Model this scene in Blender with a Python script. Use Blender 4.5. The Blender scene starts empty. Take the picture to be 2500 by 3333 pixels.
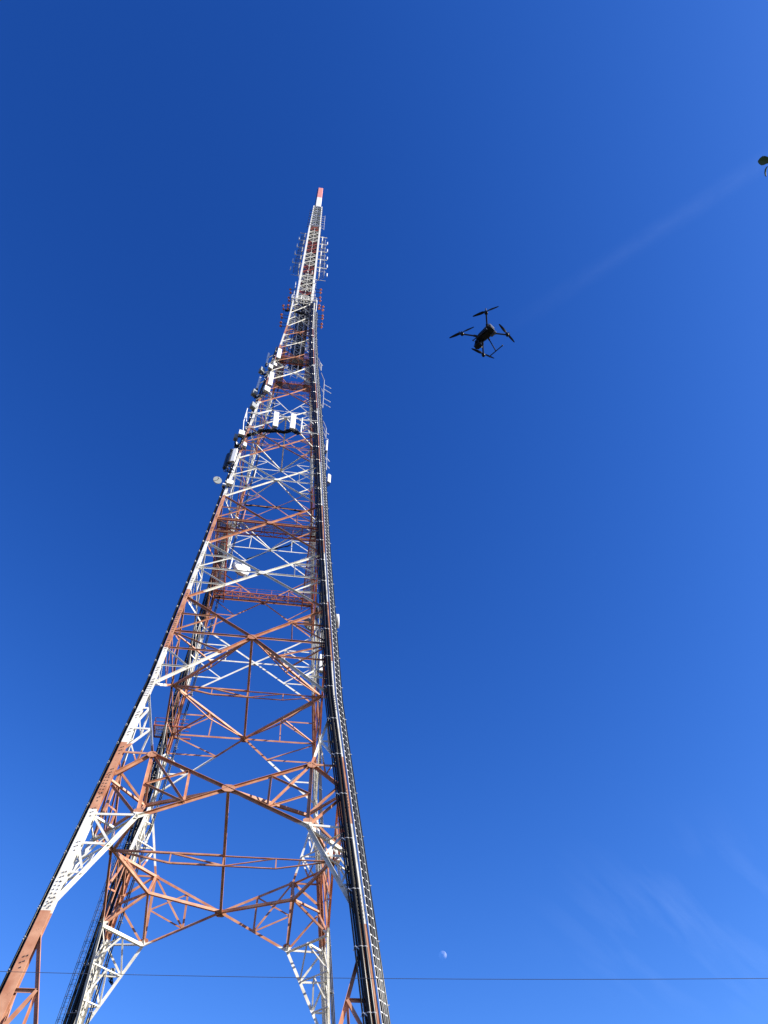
import bpy, math, random
from mathutils import Vector as V, Matrix
random.seed(7)
S = bpy.context.scene
COL = S.collection
R = math.radians

# ------------------------------------------------------------------ camera
PITCH, ROLL, FPX = 0.9640046, -0.0640383, 2474.81
CAMZ = 1.6
cam = bpy.data.cameras.new('camera')
co = bpy.data.objects.new('camera', cam)
COL.objects.link(co)
cam.sensor_fit = 'VERTICAL'
cam.sensor_height = 36.0
cam.sensor_width = 27.0
cam.lens = 36.0 * FPX / 3333.0
cam.clip_start = 0.1
cam.clip_end = 120000.0
_f = V((0, math.cos(PITCH), math.sin(PITCH)))
_u = V((0, -math.sin(PITCH), math.cos(PITCH)))
_x = V((1, 0, 0))
_c, _s = math.cos(ROLL), math.sin(ROLL)
CX = _x * _c + _u * _s
CU = _u * _c - _x * _s
co.matrix_world = Matrix((CX, CU, -_f)).transposed().to_4x4()
co.location = (0, 0, CAMZ)
S.camera = co

# ------------------------------------------------------------------ light and sky
SUN_AZ, SUN_EL = R(104.0), R(25.0)          # azimuth from +Y towards +X
w = bpy.data.worlds.new('World')
S.world = w
w.use_nodes = True
nt = w.node_tree
nt.nodes.clear()
sky = nt.nodes.new('ShaderNodeTexSky')
sky.sky_type = 'NISHITA'
sky.sun_disc = False
sky.sun_elevation = SUN_EL
sky.sun_rotation = SUN_AZ
sky.altitude = 300
sky.air_density = 1.0
sky.dust_density = 0.7
sky.ozone_density = 1.0
# deep winter blue: each channel of the sky gets its own contrast
sep = nt.nodes.new('ShaderNodeSeparateColor')
com = nt.nodes.new('ShaderNodeCombineColor')
for ch, (k, e, top) in enumerate(((0.2836, 2.222, 2.57), (0.557, 1.607, 3.04), (1.305, 1.267, 3.66))):
    cl = nt.nodes.new('ShaderNodeMath'); cl.operation = 'MINIMUM'; cl.inputs[1].default_value = top
    pw = nt.nodes.new('ShaderNodeMath'); pw.operation = 'POWER'; pw.inputs[1].default_value = e
    ml = nt.nodes.new('ShaderNodeMath'); ml.operation = 'MULTIPLY'; ml.inputs[1].default_value = k
    nt.links.new(sep.outputs[ch], cl.inputs[0]); nt.links.new(cl.outputs[0], pw.inputs[0])
    nt.links.new(pw.outputs[0], ml.inputs[0]); nt.links.new(ml.outputs[0], com.inputs[ch])
bg = nt.nodes.new('ShaderNodeBackground')
bg.inputs['Strength'].default_value = 0.0759
wo = nt.nodes.new('ShaderNodeOutputWorld')
nt.links.new(sky.outputs[0], sep.inputs[0])
nt.links.new(com.outputs[0], bg.inputs['Color'])
nt.links.new(bg.outputs[0], wo.inputs[0])

sl = bpy.data.lights.new('sun', 'SUN')
sl.energy = 5.0
sl.angle = R(0.53)
sl.color = (1.0, 0.94, 0.84)
so = bpy.data.objects.new('sun', sl)
COL.objects.link(so)
SUN = V((math.sin(SUN_AZ) * math.cos(SUN_EL), math.cos(SUN_AZ) * math.cos(SUN_EL), math.sin(SUN_EL)))
so.rotation_euler = SUN.to_track_quat('Z', 'Y').to_euler()
so.location = SUN * 300

S.view_settings.view_transform = 'Standard'
S.view_settings.look = 'None'
S.view_settings.exposure = 0.98
S.view_settings.gamma = 1.0
S.view_settings.use_curve_mapping = False

# ------------------------------------------------------------------ helpers
def pix_ray(px, py):
    """direction in the world through a point of the 2500 x 3333 photograph"""
    a, b = (px - 1250.0) / FPX, (py - 1666.5) / FPX
    return (_f + CX * a - CU * b).normalized()

class MB:
    def __init__(self):
        self.v, self.f = [], []
    def add(self, vs, fs):
        o = len(self.v)
        self.v += [tuple(p) for p in vs]
        self.f += [tuple(i + o for i in q) for q in fs]
    def prism(self, p0, p1, prof, n, m):
        """extrude a closed profile [(n, m)] from p0 to p1"""
        k = len(prof)
        vs = [p0 + n * a + m * b for a, b in prof] + [p1 + n * a + m * b for a, b in prof]
        fs = [(i, (i + 1) % k, k + (i + 1) % k, k + i) for i in range(k)]
        fs += [tuple(range(k))[::-1], tuple(range(k, 2 * k))]
        self.add(vs, fs)
    def frame(self, p0, p1, n):
        d = (p1 - p0).normalized()
        n = n - d * n.dot(d)
        if n.length < 1e-4:
            n = d.orthogonal()
        n.normalize()
        m = d.cross(n)
        if m.z < -1e-6 or (abs(m.z) < 1e-6 and m.x < 0):
            m = -m
        return d, n, m
    def bar(self, p0, p1, wn, wm, n):
        d, n, m = self.frame(V(p0), V(p1), V(n))
        a, b = wn / 2, wm / 2
        self.prism(V(p0), V(p1), [(-a, -b), (a, -b), (a, b), (-a, b)], n, m)
    def angle(self, p0, p1, wa, wb, n, t=0.025, hint=None):
        """steel angle: one leaf out along n at the top, one hanging down at the inside"""
        d, n, m = self.frame(V(p0), V(p1), V(n))
        if hint is not None and m.dot(hint) < 0:
            m = -m
        o = -n * (wa / 2) + m * (wb / 2)
        self.prism(V(p0) + o, V(p1) + o, [(0, 0), (wa, 0), (wa, -t), (t, -t), (t, -wb), (0, -wb)], n, m)
    def tube(self, p0, p1, r, k=8, r1=None):
        p0, p1 = V(p0), V(p1)
        d = (p1 - p0).normalized()
        n = d.orthogonal().normalized()
        m = d.cross(n)
        r1 = r if r1 is None else r1
        vs = [p0 + (n * math.cos(2 * math.pi * i / k) + m * math.sin(2 * math.pi * i / k)) * r for i in range(k)]
        vs += [p1 + (n * math.cos(2 * math.pi * i / k) + m * math.sin(2 * math.pi * i / k)) * r1 for i in range(k)]
        fs = [(i, (i + 1) % k, k + (i + 1) % k, k + i) for i in range(k)] + [tuple(range(k))[::-1], tuple(range(k, 2 * k))]
        self.add(vs, fs)
    def path(self, pts, r, k=8):
        pts = [V(p) for p in pts]
        rings = []
        d0 = (pts[1] - pts[0]).normalized()
        n = d0.orthogonal().normalized()
        for i, p in enumerate(pts):
            d = (pts[min(i + 1, len(pts) - 1)] - pts[max(i - 1, 0)]).normalized()
            n = (n - d * n.dot(d)).normalized()
            m = d.cross(n)
            rr = r[i] if isinstance(r, (list, tuple)) else r
            rings.append([p + (n * math.cos(2 * math.pi * j / k) + m * math.sin(2 * math.pi * j / k)) * rr for j in range(k)])
        vs = [q for g in rings for q in g]
        fs = []
        for i in range(len(pts) - 1):
            for j in range(k):
                fs.append((i * k + j, i * k + (j + 1) % k, (i + 1) * k + (j + 1) % k, (i + 1) * k + j))
        fs += [tuple(range(k))[::-1], tuple((len(pts) - 1) * k + j for j in range(k))]
        self.add(vs, fs)
    def lathe(self, c, axis, prof, k=20):
        """prof: [(radius, height along axis)]"""
        axis = V(axis).normalized()
        n = axis.orthogonal().normalized()
        m = axis.cross(n)
        c = V(c)
        vs, fs = [], []
        for r, h in prof:
            for j in range(k):
                a = 2 * math.pi * j / k
                vs.append(c + axis * h + (n * math.cos(a) + m * math.sin(a)) * r)
        for i in range(len(prof) - 1):
            for j in range(k):
                fs.append((i * k + j, i * k + (j + 1) % k, (i + 1) * k + (j + 1) % k, (i + 1) * k + j))
        if prof[0][0] > 1e-4:
            fs.append(tuple(range(k))[::-1])
        if prof[-1][0] > 1e-4:
            fs.append(tuple((len(prof) - 1) * k + j for j in range(k)))
        self.add(vs, fs)
    def box(self, c, sx, sy, sz, ax=V((1, 0, 0)), ay=V((0, 1, 0)), az=V((0, 0, 1)), ch=0.0):
        """box with optionally chamfered edges along az"""
        c = V(c)
        a, b = sx / 2, sy / 2
        if ch > 0:
            prof = [(-a + ch, -b), (a - ch, -b), (a, -b + ch), (a, b - ch), (a - ch, b), (-a + ch, b), (-a, b - ch), (-a, -b + ch)]
        else:
            prof = [(-a, -b), (a, -b), (a, b), (-a, b)]
        self.prism(c - az * sz / 2, c + az * sz / 2, prof, ax, ay)
    def build(self, name, mat, parent=None, smooth=False, off=None):
        me = bpy.data.meshes.new(name)
        vs = self.v if off is None else [(p[0] - off[0], p[1] - off[1], p[2] - off[2]) for p in self.v]
        me.from_pydata(vs, [], self.f)
        me.update()
        if smooth:
            me.polygons.foreach_set('use_smooth', [True] * len(me.polygons))
        me.materials.append(mat)
        o = bpy.data.objects.new(name, me)
        COL.objects.link(o)
        if parent:
            o.parent = parent
        return o

def tag(o, label=None, cat=None, group=None, kind=None):
    if label: o['label'] = label
    if cat: o['category'] = cat
    if group: o['group'] = group
    if kind: o['kind'] = kind
    return o

def recalc(o):
    import bmesh
    bm = bmesh.new()
    bm.from_mesh(o.data)
    bmesh.ops.recalc_face_normals(bm, faces=bm.faces)
    bm.to_mesh(o.data)
    bm.free()
    return o

# ------------------------------------------------------------------ materials
def new_mat(name):
    m = bpy.data.materials.new(name)
    m.use_nodes = True
    t = m.node_tree
    b = t.nodes['Principled BSDF']
    return m, t, b

def plain(name, col, rough=0.55, metal=0.0, var=0.12, scale=3.0, spec=0.5):
    m, t, b = new_mat(name)
    tc = t.nodes.new('ShaderNodeTexCoord')
    no = t.nodes.new('ShaderNodeTexNoise')
    no.inputs['Scale'].default_value = scale
    no.inputs['Detail'].default_value = 5
    t.links.new(tc.outputs['Object'], no.inputs['Vector'])
    r = t.nodes.new('ShaderNodeValToRGB')
    r.color_ramp.elements[0].position = 0.3
    r.color_ramp.elements[1].position = 0.7
    r.color_ramp.elements[0].color = tuple(c * (1 - var) for c in col) + (1,)
    r.color_ramp.elements[1].color = tuple(min(1, c * (1 + var * 0.6)) for c in col) + (1,)
    t.links.new(no.outputs['Fac'], r.inputs['Fac'])
    t.links.new(r.outputs['Color'], b.inputs['Base Color'])
    b.inputs['Roughness'].default_value = rough
    b.inputs['Metallic'].default_value = metal
    b.inputs['Specular IOR Level'].default_value = spec
    return m

ORANGE = (0.54, 0.265, 0.15)
WHITE = (0.79, 0.775, 0.71)

def banded(name, cuts, first, ORANGE=ORANGE):
    """paint in bands by height: cuts is the list of heights at which the colour swaps"""
    m, t, b = new_mat(name)
    N, L = t.nodes.new, t.links.new
    tc = N('ShaderNodeTexCoord')
    sp = N('ShaderNodeSeparateXYZ')
    L(tc.outputs['Object'], sp.inputs[0])
    mr = N('ShaderNodeMath')
    mr.operation = 'DIVIDE'
    mr.inputs[1].default_value = 400.0
    L(sp.outputs['Z'], mr.inputs[0])
    parts = [cuts[i:i + 14] for i in range(0, len(cuts), 14)]
    cr = N('ShaderNodeValToRGB')
    cr.color_ramp.interpolation = 'CONSTANT'
    el = cr.color_ramp.elements
    v = 1.0 if first == 'orange' else 0.0
    el[0].position = 0.0
    el[0].color = (v, v, v, 1)
    el.remove(el[1])
    for c in cuts:
        v = 1.0 - v
        e = el.new(c / 400.0)
        e.color = (v, v, v, 1)
    L(mr.outputs[0], cr.inputs['Fac'])
    # fading, dirt and rust
    n1 = N('ShaderNodeTexNoise'); n1.inputs['Scale'].default_value = 0.9; n1.inputs['Detail'].default_value = 6
    L(tc.outputs['Object'], n1.inputs['Vector'])
    n2 = N('ShaderNodeTexNoise'); n2.inputs['Scale'].default_value = 5.0; n2.inputs['Detail'].default_value = 8; n2.inputs['Roughness'].default_value = 0.7
    L(tc.outputs['Object'], n2.inputs['Vector'])
    ro = N('ShaderNodeValToRGB')
    ro.color_ramp.elements[0].position = 0.35; ro.color_ramp.elements[1].position = 0.68
    ro.color_ramp.elements[0].color = (ORANGE[0] * 0.74, ORANGE[1] * 0.62, ORANGE[2] * 0.58, 1)
    ro.color_ramp.elements[1].color = (ORANGE[0] * 1.06, ORANGE[1] * 1.14, ORANGE[2] * 1.22, 1)
    L(n1.outputs['Fac'], ro.inputs['Fac'])
    rw = N('ShaderNodeValToRGB')
    rw.color_ramp.elements[0].position = 0.3; rw.color_ramp.elements[1].position = 0.6
    rw.color_ramp.elements[0].color = (0.60, 0.57, 0.48, 1)
    rw.color_ramp.elements[1].color = WHITE + (1,)
    L(n1.outputs['Fac'], rw.inputs['Fac'])
    mx = N('ShaderNodeMix'); mx.data_type = 'RGBA'
    L(cr.outputs['Color'], mx.inputs[0]); L(rw.outputs['Color'], mx.inputs[6]); L(ro.outputs['Color'], mx.inputs[7])
    rust = N('ShaderNodeValToRGB')
    rust.color_ramp.elements[0].position = 0.60; rust.color_ramp.elements[1].position = 0.72
    rust.color_ramp.elements[0].color = (0, 0, 0, 1); rust.color_ramp.elements[1].color = (0.7, 0.7, 0.7, 1)
    L(n2.outputs['Fac'], rust.inputs['Fac'])
    m2 = N('ShaderNodeMix'); m2.data_type = 'RGBA'
    L(rust.outputs['Color'], m2.inputs[0]); L(mx.outputs[2], m2.inputs[6]); m2.inputs[7].default_value = (0.16, 0.075, 0.04, 1)
    L(m2.outputs[2], b.inputs['Base Color'])
    b.inputs['Roughness'].default_value = 0.5
    b.inputs['Specular IOR Level'].default_value = 0.35
    return m

Z0 = CAMZ
ZG, ZH, ZHM = 40.2 + Z0, 47.3 + Z0, 62.2 + Z0
ZN = [z + Z0 for z in (31.77, 56.93, 71.94, 84.08, 96.8, 109.38, 121.04, 132.31, 144.18, 155.55, 164.09, 172.54, 179.23, 189.2, 199.2)]
ZA = [z + Z0 for z in (43.79, 65.53, 78.37, 90.68, 103.43, 115.32, 127.07, 138.26, 149.6, 159.36)]
for i in range(10, 14):
    ZA.append((ZN[i] + ZN[i + 1]) / 2)
ZTOP = ZN[14]
cuts = [31.2 + Z0, ZG, ZH, ZHM] + ZN[2:13]
M_PAINT = banded('tower paint', cuts, 'orange')
M_COLPAINT = banded('mast paint', [z + Z0 for z in (205.5, 209, 224, 232, 246, 258, 272.6, 281)], 'white', (0.42, 0.10, 0.06))
M_WHITE = plain('white paint', WHITE, 0.5, 0, 0.1)
M_BRIGHT = plain('white antenna shell', (0.84, 0.84, 0.82), 0.4, 0, 0.05)
M_RED = plain('red oxide paint', (0.34, 0.10, 0.06), 0.55, 0, 0.25)
M_CORAL = plain('faded coral paint', (0.78, 0.30, 0.24), 0.45, 0, 0.1)
M_CAP = plain('orange antenna ring', (0.66, 0.20, 0.10), 0.45, 0, 0.15)
M_BLACK = plain('black cable jacket', (0.007, 0.007, 0.008), 0.3, 0, 0.3, 2.0, 0.2)
M_DARK = plain('dark grey equipment', (0.045, 0.05, 0.055), 0.45, 0, 0.25)
M_GREY = plain('grey equipment', (0.26, 0.28, 0.28), 0.5, 0, 0.15)
M_GALV = plain('galvanised steel', (0.55, 0.56, 0.56), 0.42, 0.55, 0.2)
M_GRATE = plain('weathered deck grating', (0.20, 0.20, 0.20), 0.7, 0.2, 0.25)
M_BOLT = plain('bolt heads', (0.17, 0.13, 0.10), 0.6, 0.3, 0.3)
M_CONC = plain('concrete', (0.36, 0.34, 0.31), 0.85, 0, 0.15)

# ------------------------------------------------------------------ ground
def ground():
    m, t, b = new_mat('dry grass and gravel')
    N, L = t.nodes.new, t.links.new
    tc = N('ShaderNodeTexCoord')
    n = N('ShaderNodeTexNoise'); n.inputs['Scale'].default_value = 0.08; n.inputs['Detail'].default_value = 10
    L(tc.outputs['Object'], n.inputs['Vector'])
    r = N('ShaderNodeValToRGB')
    e = r.color_ramp.elements
    e[0].position = 0.38; e[0].color = (0.045, 0.045, 0.022, 1)
    e[1].position = 0.62; e[1].color = (0.09, 0.08, 0.05, 1)
    L(n.outputs['Fac'], r.inputs['Fac'])
    L(r.outputs['Color'], b.inputs['Base Color'])
    b.inputs['Roughness'].default_value = 0.95
    mb = MB()
    k = 48
    rings = [0, 60, 200, 800, 4000, 20000]
    mb.add([(0, 0, 0)], [])
    vs = []
    for rr in rings[1:]:
        for j in range(k):
            vs.append((rr * math.cos(2 * math.pi * j / k), rr * math.sin(2 * math.pi * j / k), 0))
    mb.v = [(0, 0, 0)] + vs
    mb.f = [(0, 1 + j, 1 + (j + 1) % k) for j in range(k)]
    for i in range(len(rings) - 2):
        for j in range(k):
            a = 1 + i * k
            mb.f.append((a + j, a + k + j, a + k + (j + 1) % k, a + (j + 1) % k))
    o = mb.build('ground', m)
    tag(o, kind='structure')
ground()

# ------------------------------------------------------------------ tower geometry
YAW, TCX, TCY = 0.20600306, -18.28044, 71.20153
_cy, _sy = math.cos(YAW), math.sin(YAW)
KZ = [z + Z0 for z in (31.77, 56.93, 84.08, 109.38, 132.31, 155.55, 179.23, 199.2)]
KW = [12.241, 9.759, 8.122, 6.833, 5.651, 4.305, 3.215, 2.85]

def W(z):
    if z <= KZ[0]:
        return KW[0] + (KZ[0] - z) * (KW[0] - KW[1]) / (KZ[1] - KZ[0])
    for i in range(len(KZ) - 1):
        if z <= KZ[i + 1]:
            t = (z - KZ[i]) / (KZ[i + 1] - KZ[i])
            return KW[i] + t * (KW[i + 1] - KW[i])
    return KW[-1]

FZ = [(0, 0.95), (33, 0.76), (42, 0.60), (60, 0.49), (75, 0.43), (140, 0.39), (201, 0.34)]
def FL(z):
    """width of a leg flange at height z"""
    for (a, p), (b, q) in zip(FZ, FZ[1:]):
        if z <= b:
            return p + (q - p) * (z - a) / (b - a)
    return FZ[-1][1]

def world(p):
    return V((TCX + _cy * p[0] - _sy * p[1], TCY + _sy * p[0] + _cy * p[1], p[2]))

def local(p):
    x, y = p[0] - TCX, p[1] - TCY
    return V((_cy * x + _sy * y, -_sy * x + _cy * y, p[2]))

O_L = local((0, 0, CAMZ))
def at(px, py, b):
    """point of the tower's own frame seen at a photograph pixel, on the plane y = b of that frame"""
    d = pix_ray(px, py)
    dl = V((_cy * d.x + _sy * d.y, -_sy * d.x + _cy * d.y, d.z))
    return O_L + dl * ((b - O_L.y) / dl.y)

def at_x(px, py, a):
    d = pix_ray(px, py)
    dl = V((_cy * d.x + _sy * d.y, -_sy * d.x + _cy * d.y, d.z))
    return O_L + dl * ((a - O_L.x) / dl.x)

# face k: 0 front, 1 right, 2 back, 3 left
def rot(k, a, b):
    return [(a, b), (-b, a), (-a, -b), (b, -a)][k]

def FP(k, t, z, d=0.0):
    """point on face k: t across (-1..1), height z, d inward"""
    ww = W(z)
    a, b = rot(k, t * ww, -(ww - d))
    return V((a, b, z))

def FN(k):
    a, b = rot(k, 0, -1)
    return V((a, b, 0))

tower = bpy.data.objects.new('lattice_tower', None)
COL.objects.link(tower)
tower.location = (TCX, TCY, 0)
tower.rotation_euler = (0, 0, YAW)
tag(tower, 'tall tapering four legged lattice broadcast tower in faded orange and white paint bands', 'tower')

def mem(name, p0, p1, wa, wb, n, mat=None, sect='angle', hint=None):
    mb = MB()
    if sect == 'angle':
        mb.angle(p0, p1, wa, wb, n, 0.025 if wa < 0.24 else 0.03, hint)
    else:
        mb.bar(p0, p1, wa, wb, n)
    return mb.build(name, mat or M_PAINT, tower)

# legs ---------------------------------------------------------------
def leg_corner(sa, sb, z):
    c = W(z) + FL(z) * 0.3
    return V((sa * c, sb * c, z))

LEG_Z = [0.0, 16.0] + ZN
CORNERS = [(-1, -1), (1, -1), (1, 1), (-1, 1)]
for sa, sb in CORNERS:
    for z0, z1 in zip(LEG_Z, LEG_Z[1:]):
        mb = MB()
        rings = []
        for z in (z0, z1):
            f, t = FL(z), 0.07
            c = leg_corner(sa, sb, z)
            prof = [(0, 0), (f, 0), (f, t), (t, t), (t, f), (0, f)]
            rings.append([c + V((-sa * x, -sb * y, 0)) for x, y in prof])
        k = 6
        fs = [(i, (i + 1) % k, k + (i + 1) % k, k + i) for i in range(k)] + [tuple(range(k))[::-1], tuple(range(k, 2 * k))]
        mb.add(rings[0] + rings[1], fs)
        recalc(mb.build('leg', M_PAINT, tower))
    # inner second angle: the built-up leg seen from inside
    for z0, z1 in ((0.0, ZN[0]), (ZN[0], ZN[1]), (ZN[1], ZN[2]), (ZN[2], ZN[4])):
        mb = MB()
        q0, q1 = [], []
        for z, q in ((z0, q0), (z1, q1)):
            f = FL(z)
            c = leg_corner(sa, sb, z) + V((-sa * f * 0.62, -sb * f * 0.62, 0))
            g = f * 0.45
            q += [c + V((-sa * x, -sb * y, 0)) for x, y in [(0, 0), (0, g), (-0.04, g), (-0.04, -0.04), (g, -0.04), (g, 0)]]
        k = 6
        mb.add(q0 + q1, [(i, (i + 1) % k, k + (i + 1) % k, k + i) for i in range(k)] + [tuple(range(k))[::-1], tuple(range(k, 2 * k))])
        recalc(mb.build('inner_leg_angle', M_PAINT, tower))
    # lacing plates between them
    mb = MB()
    z = 3.0
    while z < ZN[4]:
        f = FL(z)
        c = leg_corner(sa, sb, z) + V((-sa * f * 0.45, -sb * f * 0.45, 0))
        mb.box(c, f * 0.62, f * 0.62, 0.05)
        z += 2.4
    tag(mb.build('leg_batten', M_PAINT, tower), kind='stuff')

def bolt_group(mb, sa, sb, z, pts):
    """bolt heads on the two flanges of a leg"""
    for (x, dz) in pts:
        f = FL(z + dz)
        c = leg_corner(sa, sb, z + dz)
        s = 0.07
        mb.box(c + V((-sa * f * x, sb * 0.03, 0)), s, 0.075, s)
        mb.box(c + V((sa * 0.03, -sb * f * x, 0)), 0.075, s, s)

for sa, sb in CORNERS:
    mb = MB()
    zs = [ZN[0] - 9, ZN[0] - 4.5, ZN[0], 35.6, 38.4, ZG, 43.4, 46.2, ZH, 51.3, 53.6, ZN[1], 60.3, ZHM, 64.8, ZA[1], 70.2]
    zs += [z for i in range(2, 8) for z in (ZN[i], (ZN[i] + ZA[i]) / 2, ZA[i], (ZA[i] + ZN[i + 1]) / 2)]
    for z in zs:
        bolt_group(mb, sa, sb, z, [(0.45, 0.0), (0.7, 0.1), (0.5, 0.42), (0.78, 0.5), (0.62, -0.35)])
    for z in (34.2, 45.0, 57.5, 69.0):
        bolt_group(mb, sa, sb, z, [(x, q * 0.34) for q in range(-3, 4) for x in (0.3, 0.72)])
    tag(mb.build('bolt_head', M_BOLT, tower), kind='stuff')

# braces -------------------------------------------------------------
def plate(k, t, z, sx, sz, th=0.04, off=0.06, mat=None):
    mb = MB()
    n = FN(k)
    p = FP(k, t, z) + n * off
    u = V((0, 0, 1)).cross(n)
    sl = (FP(k, t, z + 1) - FP(k, t, z - 1)).normalized()
    h, v = sx / 2, sz / 2
    mb.prism(p, p + n * th, [(-h, -v * 0.5), (-h * 0.45, -v), (h * 0.45, -v), (h, -v * 0.5), (h, v * 0.5), (h * 0.45, v), (-h * 0.45, v), (-h, v * 0.5)], u, sl)
    return mb.build('gusset_plate', mat or M_PAINT, tower)

def te(z):
    return 1.0 - 0.35 * FL(z) / W(z)

SECW = {1: 0.145, 2: 0.135, 3: 0.125, 4: 0.115, 5: 0.105, 6: 0.10}
for i in range(1, 14):
    zb, za, zt = ZN[i], ZA[i], ZN[i + 1]
    aw = {1: 0.29, 2: 0.255, 3: 0.235, 4: 0.205}.get(i, 0.175 if i < 9 else 0.14)
    hw = {1: 0.14, 2: 0.13, 3: 0.12, 4: 0.11}.get(i, 0.09 if i < 9 else 0.075)
    small = MB()
    for k in range(4):
        n = FN(k)
        if i <= 6:
            plate(k, 0, za, aw * 3.6, aw * 2.6)
        for s in (-1, 1):
            mem('diagonal_brace', FP(k, s * te(zt), zt), FP(k, 0, za), aw * 0.85, aw * 0.95, n)
            mem('diagonal_brace', FP(k, s * te(zb), zb), FP(k, 0, za), aw * 0.85, aw * 0.95, n)
            mem('horizontal_strut', FP(k, s * te(za), za), FP(k, s * 0.01, za), hw, hw * 1.7, n)
            mu, zmu = 0.5, (zt + za) / 2
            if i <= 6:
                sw = SECW[i]
                def sec(name, p, q, f=1.0):
                    mem(name, p, q, sw * f * 0.85, sw * f * 1.35, n)
            else:
                sw = 0.10
                def sec(name, p, q, f=1.0):
                    small.angle(p, q, sw, sw * 1.2, n)
            sec('secondary_brace', FP(k, s * te(zmu), zmu), FP(k, s * mu, zmu))
            sec('secondary_brace', FP(k, s * te(za), za + 0.15), FP(k, s * mu, zmu), 0.85)
            if 1 <= i <= 4:
                mem('short_post', FP(k, s * mu, zmu), FP(k, s * mu, za), sw * 0.7, sw, n, hint=(FP(k, s, za) - FP(k, 0, za)))
            if i == 1:
                z1, z2 = za + (zb - za) / 3, za + (zb - za) * 2 / 3
                sec('secondary_brace', FP(k, s * te(za), za - 0.2), FP(k, s / 3, z1), 0.9)
                sec('secondary_brace', FP(k, s * te(z1), z1), FP(k, s / 3, z1))
                sec('secondary_brace', FP(k, s * te(z1), z1 - 0.2), FP(k, s * 2 / 3, z2), 0.9)
                sec('secondary_brace', FP(k, s * te(z2), z2), FP(k, s * 2 / 3, z2))
            else:
                zm = (za + zb) / 2
                sec('secondary_brace', FP(k, s * te(za), za - 0.15), FP(k, s * 0.5, zm), 0.85)
                sec('secondary_brace', FP(k, s * te(zm), zm), FP(k, s * 0.5, zm))
    if small.v:
        tag(small.build('light_bracing', M_PAINT, tower), kind='stuff')

# bottom portal: leg trusses and the big diamond ---------------------------
TH, TG = 0.711, 0.655
def lerp(p, q, t):
    return p + (q - p) * t

RB, RZ = 7.64, ZA[0]
def ringpt(k):
    """ring corner between face k and face k+1"""
    a, b = rot(k, RB, -RB)
    return V((a, b, RZ))

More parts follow.
